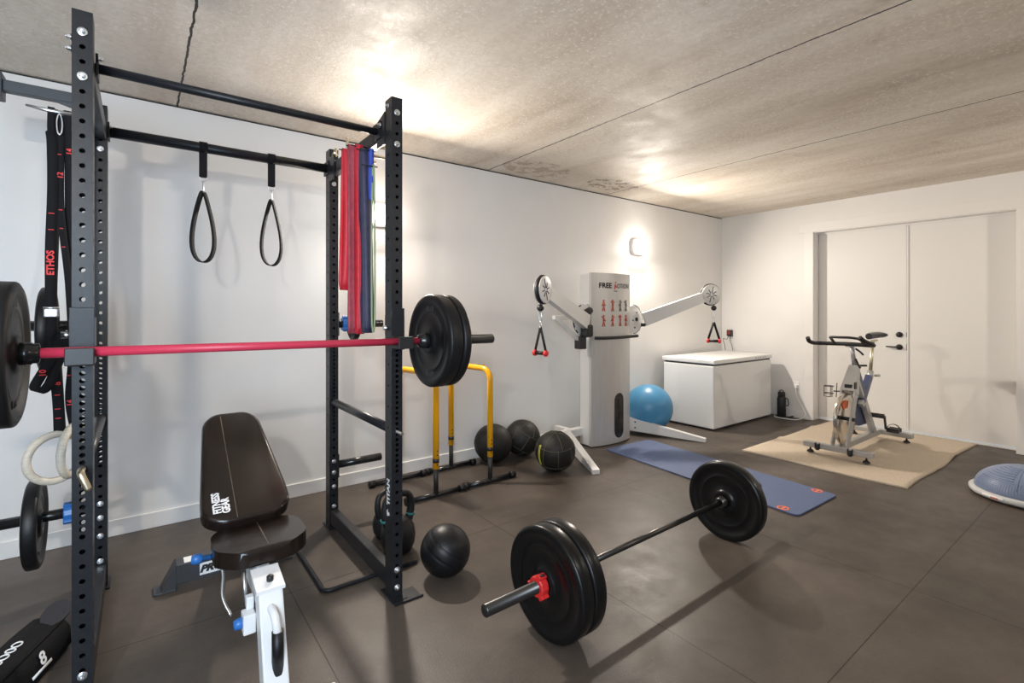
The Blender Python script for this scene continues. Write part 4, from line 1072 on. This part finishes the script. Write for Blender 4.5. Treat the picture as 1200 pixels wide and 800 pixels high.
hb = MB().tube(smooth_path([(-1.50, -1.765, 1.105), (-1.47, -1.765, 1.07), (-1.40, -1.775, 1.050), (-1.33, -1.80, 1.045), (-1.30, -1.90, 1.045), (-1.30, y0, 1.048), (-1.30, -2.18, 1.045), (-1.31, -2.25, 1.045), (-1.38, -2.265, 1.055), (-1.46, -2.23, 1.09), (-1.50, -2.205, 1.125)], 5), .0195, 14)
hb.tube(smooth_path([(-1.30, -1.93, 1.05), (-1.40, -1.935, 1.10), (-1.50, -1.97, 1.118), (-1.53, y0, 1.12), (-1.50, -2.14, 1.118), (-1.40, -2.175, 1.10), (-1.30, -2.18, 1.05)], 5), .012, 12)
build('handlebar', hb, 'black', bk)
build('brake_lever', MB().tube(smooth_path([(-1.225, y0-.03, 1.0), (-1.24, y0-.07, .975), (-1.22, y0-.09, .945)], 3), .009, 8), 'black', bk)
build('resistance_knob', MB().tube([(-1.20, y0-.02, .90), (-1.215, y0-.05, .84), (-1.235, y0-.07, .82)], .009, 8), 'black', bk)
build('clamp_handle', MB().cyl((-1.15, y0-.015, .83), (-1.12, y0-.09, .835), .010, 8), 'black', bk)
build('seat_post', MB().cyl((-.745, y0, .70), (-.66, y0, 1.06), .0165, 16).box((-.70, y0-.015, 1.045), (-.56, y0+.015, 1.065), .004), 'brass', bk)
build('post_clamp', MB().cyl((-.765, y0-.0, .66), (-.735, y0, .745), .028, 14).cyl((-.72, y0-.03, .70), (-.70, y0-.075, .705), .012, 10), 'bikesilver', bk)
# saddle
sd_ = MB(); rings = []
for i in range(13):
    u = i/12; x = -.79+.285*u; hw = .028+.072*(u**1.6) if u < .9 else .095*math.sqrt(max(.02, 1-((u-.9)/.1)**2*.75)); zt = 1.118+.010*u; ring = []
    for k in range(14):
        a = 2*PI*k/14; ring.append(sd_.bm.verts.new((x, y0+hw*math.cos(a), zt-.012+.030*math.sin(a)*(1 if math.sin(a) > 0 else 1.1))))
    rings.append(ring)
for A, B in zip(rings, rings[1:]):
    for k in range(14): f = sd_.bm.faces.new([A[k], A[(k+1) % 14], B[(k+1) % 14], B[k]]); f.smooth = True
sd_.bm.faces.new(rings[0]); sd_.bm.faces.new(rings[-1][::-1])
build('saddle', sd_, 'vinylside', bk)
cx_, cz_ = -.675, .285
build('crank_hub', MB().cyl((cx_, y0-.10, cz_), (cx_, y0+.10, cz_), .024, 16), 'black', bk)
def pedal(yy, dx, dz):
    p = V((cx_+dx, yy, cz_+dz)); s_ = 1 if yy > y0 else -1
    build('crank_arm', beam(MB(), (cx_, yy-s_*.02, cz_), (p.x, yy-s_*.02, p.z), .014, .028), 'black', bk)
    pm = MB().box((p.x-.048, p.y+s_*.005, p.z-.014), (p.x+.048, p.y+s_*.095, p.z+.014), .006).cyl((p.x, p.y-s_*.02, p.z), (p.x, p.y+s_*.06, p.z), .008, 10)
    po = build('pedal', pm, 'black', bk)
    build('toe_strap', MB().ribbon(arc((p.x-.01, p.y+s_*.05, p.z+.005), .055, 0, PI, 12, Y3, Z3), X3, .02, .004).tube(arc((p.x-.05, p.y+s_*.05, p.z), .048, 0, 2*PI, 20, Y3, X3), .005, 6), 'black', po)
pedal(y0-.125, .035, -.13); pedal(y0+.125, -.035, .13)
cg = MB()
bcx, bcy = -1.36, -1.90
cg.tube([(bcx+.06, bcy-.05, .66), (bcx+.055, bcy-.045, .52)], .004, 6)
for z in (.63, .56): cg.tube([V((bcx, bcy, z))+(X3*math.cos(a)+Y3*math.sin(a))*.04 for a in [2*PI*i/20 for i in range(20)]], .0035, 6, closed=True)
for a in (0, 2.1, 4.2): cg.tube([V((bcx, bcy, .63))+(X3*math.cos(a)+Y3*math.sin(a))*.04, V((bcx, bcy, .53))+(X3*math.cos(a)+Y3*math.sin(a))*.04, V((bcx, bcy, .525))], .0035, 6)
cg.tube([(bcx+.03, bcy-.03, .58), (-1.26, y0+.05, .58)], .006, 6)
build('bottle_cage', cg, 'black', bk)
bk.location.z = .011

# ================================================================== BAG at the lower left
bg = thing('weight_bag', 'black fabric weight bag with white print on the floor left of the rack', 'bag', (-7.13, -1.28, 0))
ax = V((-.36, -.93, 0)).normalized(); sx = Z3.cross(ax); e0 = V((-7.075, -1.14, 0)); LB = .62
def bag_ring(t, k=1.0):
    c = e0+ax*t; pr = [(-.10, .0), (.095, .0), (.112, .03), (.108, .14), (.075, .205), (.02, .235), (-.05, .225), (-.10, .17), (-.115, .06)]
    return [c+sx*(a*k*.8)+Z3*.60*(.11+(z-.11)*k) for a, z in pr]
mb = MB(); R_ = [[mb.bm.verts.new(p) for p in bag_ring(t, k)] for t, k in ((0, .90), (.012, .98), (.05, 1.0), (.2, 1.03), (.4, 1.03), (.55, 1.0), (LB, .9))]
for A, B in zip(R_, R_[1:]):
    for k in range(9): f = mb.bm.faces.new([A[k], A[(k+1) % 9], B[(k+1) % 9], B[k]]); f.smooth = True
mb.bm.faces.new(R_[0][::-1]); mb.bm.faces.new(R_[-1])
for v in mb.bm.verts: v.co.z = max(v.co.z, .001)
build('body', mb, 'fabric', bg)
build('end_cap', MB().prism([p+ax*-.004 for p in bag_ring(0, .82)], ax*.004), 'fabriclid', bg)
build('seam_ridge', MB().tube([e0+ax*t+sx*.062+Z3*.122 for t in (.03, .2, .4, .6)], .008, 8), 'fabric', bg)
nrm = (sx*.95+Z3*.25).normalized(); yd = (Z3-nrm*Z3.dot(nrm)).normalized()
text('8', .066, e0+ax*.205+sx*.094+Z3*.082, -ax, yd, 'print', bg, bold=.0015, name='emblem')
build('print_bar', MB().ribbon([e0+ax*.155+sx*.0945+Z3*.045, e0+ax*.265+sx*.0945+Z3*.045], yd, .010, .002), 'print', bg)
# outlined white lettering along the top and the raised end flap
pr = MB()
for k, (t, L) in enumerate(((.20, .016), (.235, .012), (.272, .016), (.305, .012), (.34, .016))):
    pr.tube([e0+ax*(t+L*math.cos(a))+sx*(.012+.014*math.sin(a))+Z3*.1445 for a in [2*PI*q/16 for q in range(16)]], .0028, 6, closed=True)
build('outlined_print', pr, 'print', bg)
fl2 = MB(); fn = (Z3*.85-ax*-.35+sx*.30).normalized(); fu = (-ax-fn*(-ax).dot(fn)).normalized(); fv = fn.cross(fu)
fc_ = e0+ax*.012+sx*.035+Z3*.142
fl2.prism([fc_+fu*(.062*math.cos(a))+fv*(.043*math.sin(a)) for a in [2*PI*q/28 for q in range(28)]], fn*.012, .003)
build('end_flap', fl2, 'fabriclid', bg)

bpy.context.view_layer.update()
